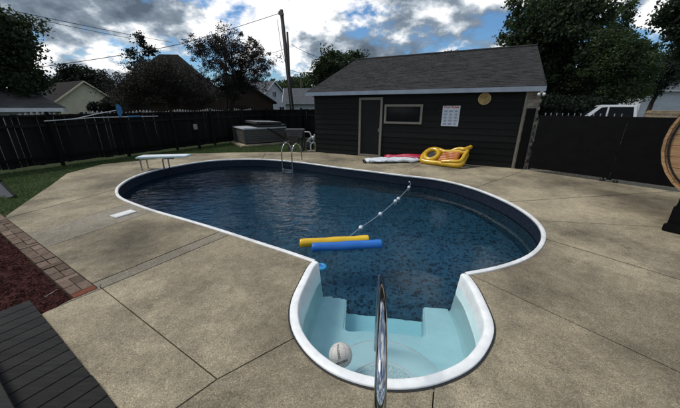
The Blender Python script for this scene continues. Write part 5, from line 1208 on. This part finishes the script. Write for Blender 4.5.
# ------------------------------------------------------------------ vehicles behind the gate
bm = fill([[(7.6, 9.8), (30, 6.0), (34, 22), (9.5, 22)]], -.062); me = bpy.data.meshes.new('driveway'); bm.to_mesh(me); bm.free(); tag(link('driveway', me, 'driveway'), kind='structure')
def vehicle(name, label, cat, loc, rz, prof, L_, W_, wheels, paint, panes, cab):
    t_ = thing(name, label, cat, loc, rz); Mv = WM[t_.name]
    def X(p): return Mv @ Vector(p)
    n_ = len(prof)
    MB().extr([X((x_, -W_ / 2, z_)) for x_, z_ in prof], Mv.to_3x3() @ Vector((0, W_, 0))).build('body', paint, t_, bevel=.035)
    zb_, zt_ = cab[0][1], cab[1][1]
    def hw_(z_): return W_ / 2 - .05 - .13 * (z_ - zb_) / (zt_ - zb_)
    m_ = len(cab); P = [X((x_, -hw_(z_), z_)) for x_, z_ in cab] + [X((x_, hw_(z_), z_)) for x_, z_ in cab]
    MB().add(P, [tuple(range(m_)), tuple(range(m_, 2 * m_))[::-1]] + [(i, m_ + i, m_ + (i + 1) % m_, (i + 1) % m_) for i in range(m_)]).build('cab', paint, t_, bevel=.02)
    for poly in panes:
        for sg_ in (-1, 1):
            MB().extr([X((x_, sg_ * (hw_(z_) + .003), z_)) for x_, z_ in poly], (Mv.to_3x3() @ Vector((0, sg_ * .006, 0)))).build('window', 'window_glass', t_)
    for (xa, za), (xb, zb2) in ((cab[0], cab[1]), (cab[3], cab[2])):
        f0, f1 = .10, .90; pa_ = (xa + (xb - xa) * f0, za + (zb2 - za) * f0); pb_ = (xa + (xb - xa) * f1, za + (zb2 - za) * f1); ou_ = -.008 if xa < xb else .008
        MB().extr([X((pa_[0] + ou_, -hw_(pa_[1]) + .08, pa_[1])), X((pa_[0] + ou_, hw_(pa_[1]) - .08, pa_[1])), X((pb_[0] + ou_, hw_(pb_[1]) - .08, pb_[1])), X((pb_[0] + ou_, -hw_(pb_[1]) + .08, pb_[1]))], Mv.to_3x3() @ Vector((ou_, 0, .004))).build('windscreen', 'window_glass', t_)
    AW = (Mv.to_3x3() @ Matrix.Rotation(R(90), 3, 'X'))
    for xw in wheels:
        for sg_ in (-1, 1):
            c_ = X((xw, sg_ * (W_ / 2 - .10), .37))
            wh = MB().lathe([(.20, -.11), (.34, -.12), (.37, -.08), (.37, .08), (.34, .12), (.20, .11)], c_, 24, AW).build('wheel', 'tyre', t_, smooth=True)
            MB().lathe([(0, -.09), (.19, -.10), (.21, -.11), (.21, .11), (.19, .10), (0, .09)], c_, 20, AW).build('rim', 'rim', wh)
    return t_, X
tl = at(598, 107, 12.6)
prof = [(.0, .45), (.0, 1.05), (.08, 1.16), (1.25, 1.26), (3.30, 1.28), (5.55, 1.30), (5.6, 1.2), (5.6, .5), (4.9, .42), (.8, .42)]
trk, X = vehicle('pickup_truck', 'white pickup truck parked beyond the black gate', 'truck', (tl.x - 1.35, tl.y + 1.55, -.0), R(-36), prof, 5.6, 1.9, (.95, 4.4), 'truck_white',
                 [[(1.62, 1.33), (2.10, 1.88), (2.28, 1.90), (2.28, 1.33)], [(2.34, 1.33), (2.34, 1.90), (3.06, 1.90), (3.14, 1.33)]], [(1.35, 1.25), (2.05, 1.98), (3.16, 1.98), (3.27, 1.25)])
for sg_ in (-1, 1):
    MB().box(X((-.01, sg_ * .72, .92)), (.06, .34, .2), Matrix.Rotation(R(-36), 4, 'Z')).build('headlight', 'lamp_clear', trk, bevel=.01)
    MB().box(X((5.6, sg_ * .8, 1.0)), (.05, .16, .35), Matrix.Rotation(R(-36), 4, 'Z')).build('tail_light', 'lamp_red', trk, bevel=.01)
    MB().box(X((1.62, sg_ * 1.02, 1.33)), (.1, .2, .16), Matrix.Rotation(R(-36), 4, 'Z')).build('mirror', 'dark_plastic', trk, bevel=.02)
    MB().box(X((2.95, sg_ * .955, 1.12)), (.16, .02, .03), Matrix.Rotation(R(-36), 4, 'Z')).build('door_handle', 'dark_plastic', trk)
MB().box(X((-.03, 0, .55)), (.1, 1.85, .18), Matrix.Rotation(R(-36), 4, 'Z')).build('bumper', 'rim', trk, bevel=.02)
cg = thing('cargo_crate', 'tan crate standing in the bed of the white pickup', 'crate', X((4.1, 0, 1.29)), R(-36))
MB().box(X((4.1, 0, 1.53)), (.85, .9, .46), Matrix.Rotation(R(-36), 4, 'Z')).build('box', 'cargo_tan', cg, bevel=.02)
for z_ in (1.40, 1.54, 1.68): MB().box(X((4.1, 0, z_)), (.89, .94, .07), Matrix.Rotation(R(-36), 4, 'Z')).build('slat', 'cargo_tan', cg, bevel=.006)
cl_ = at(672, 107, 14.2)
prof2 = [(.0, .35), (.0, .75), (.1, .86), (1.1, 1.02), (4.25, 1.06), (4.4, .9), (4.4, .4), (3.8, .32), (.7, .32)]
cr2, X2 = vehicle('parked_car', 'grey car roof at the right edge beyond the black gate', 'car', (cl_.x - .2, cl_.y + .9, .16), R(-20), prof2, 4.4, 1.75, (.85, 3.5), 'car_grey',
                  [[(1.4, 1.09), (1.98, 1.52), (2.4, 1.54), (2.4, 1.09)], [(2.48, 1.09), (2.48, 1.54), (3.15, 1.53), (3.7, 1.09)]], [(1.1, 1.0), (1.9, 1.6), (3.3, 1.6), (4.1, 1.0)])
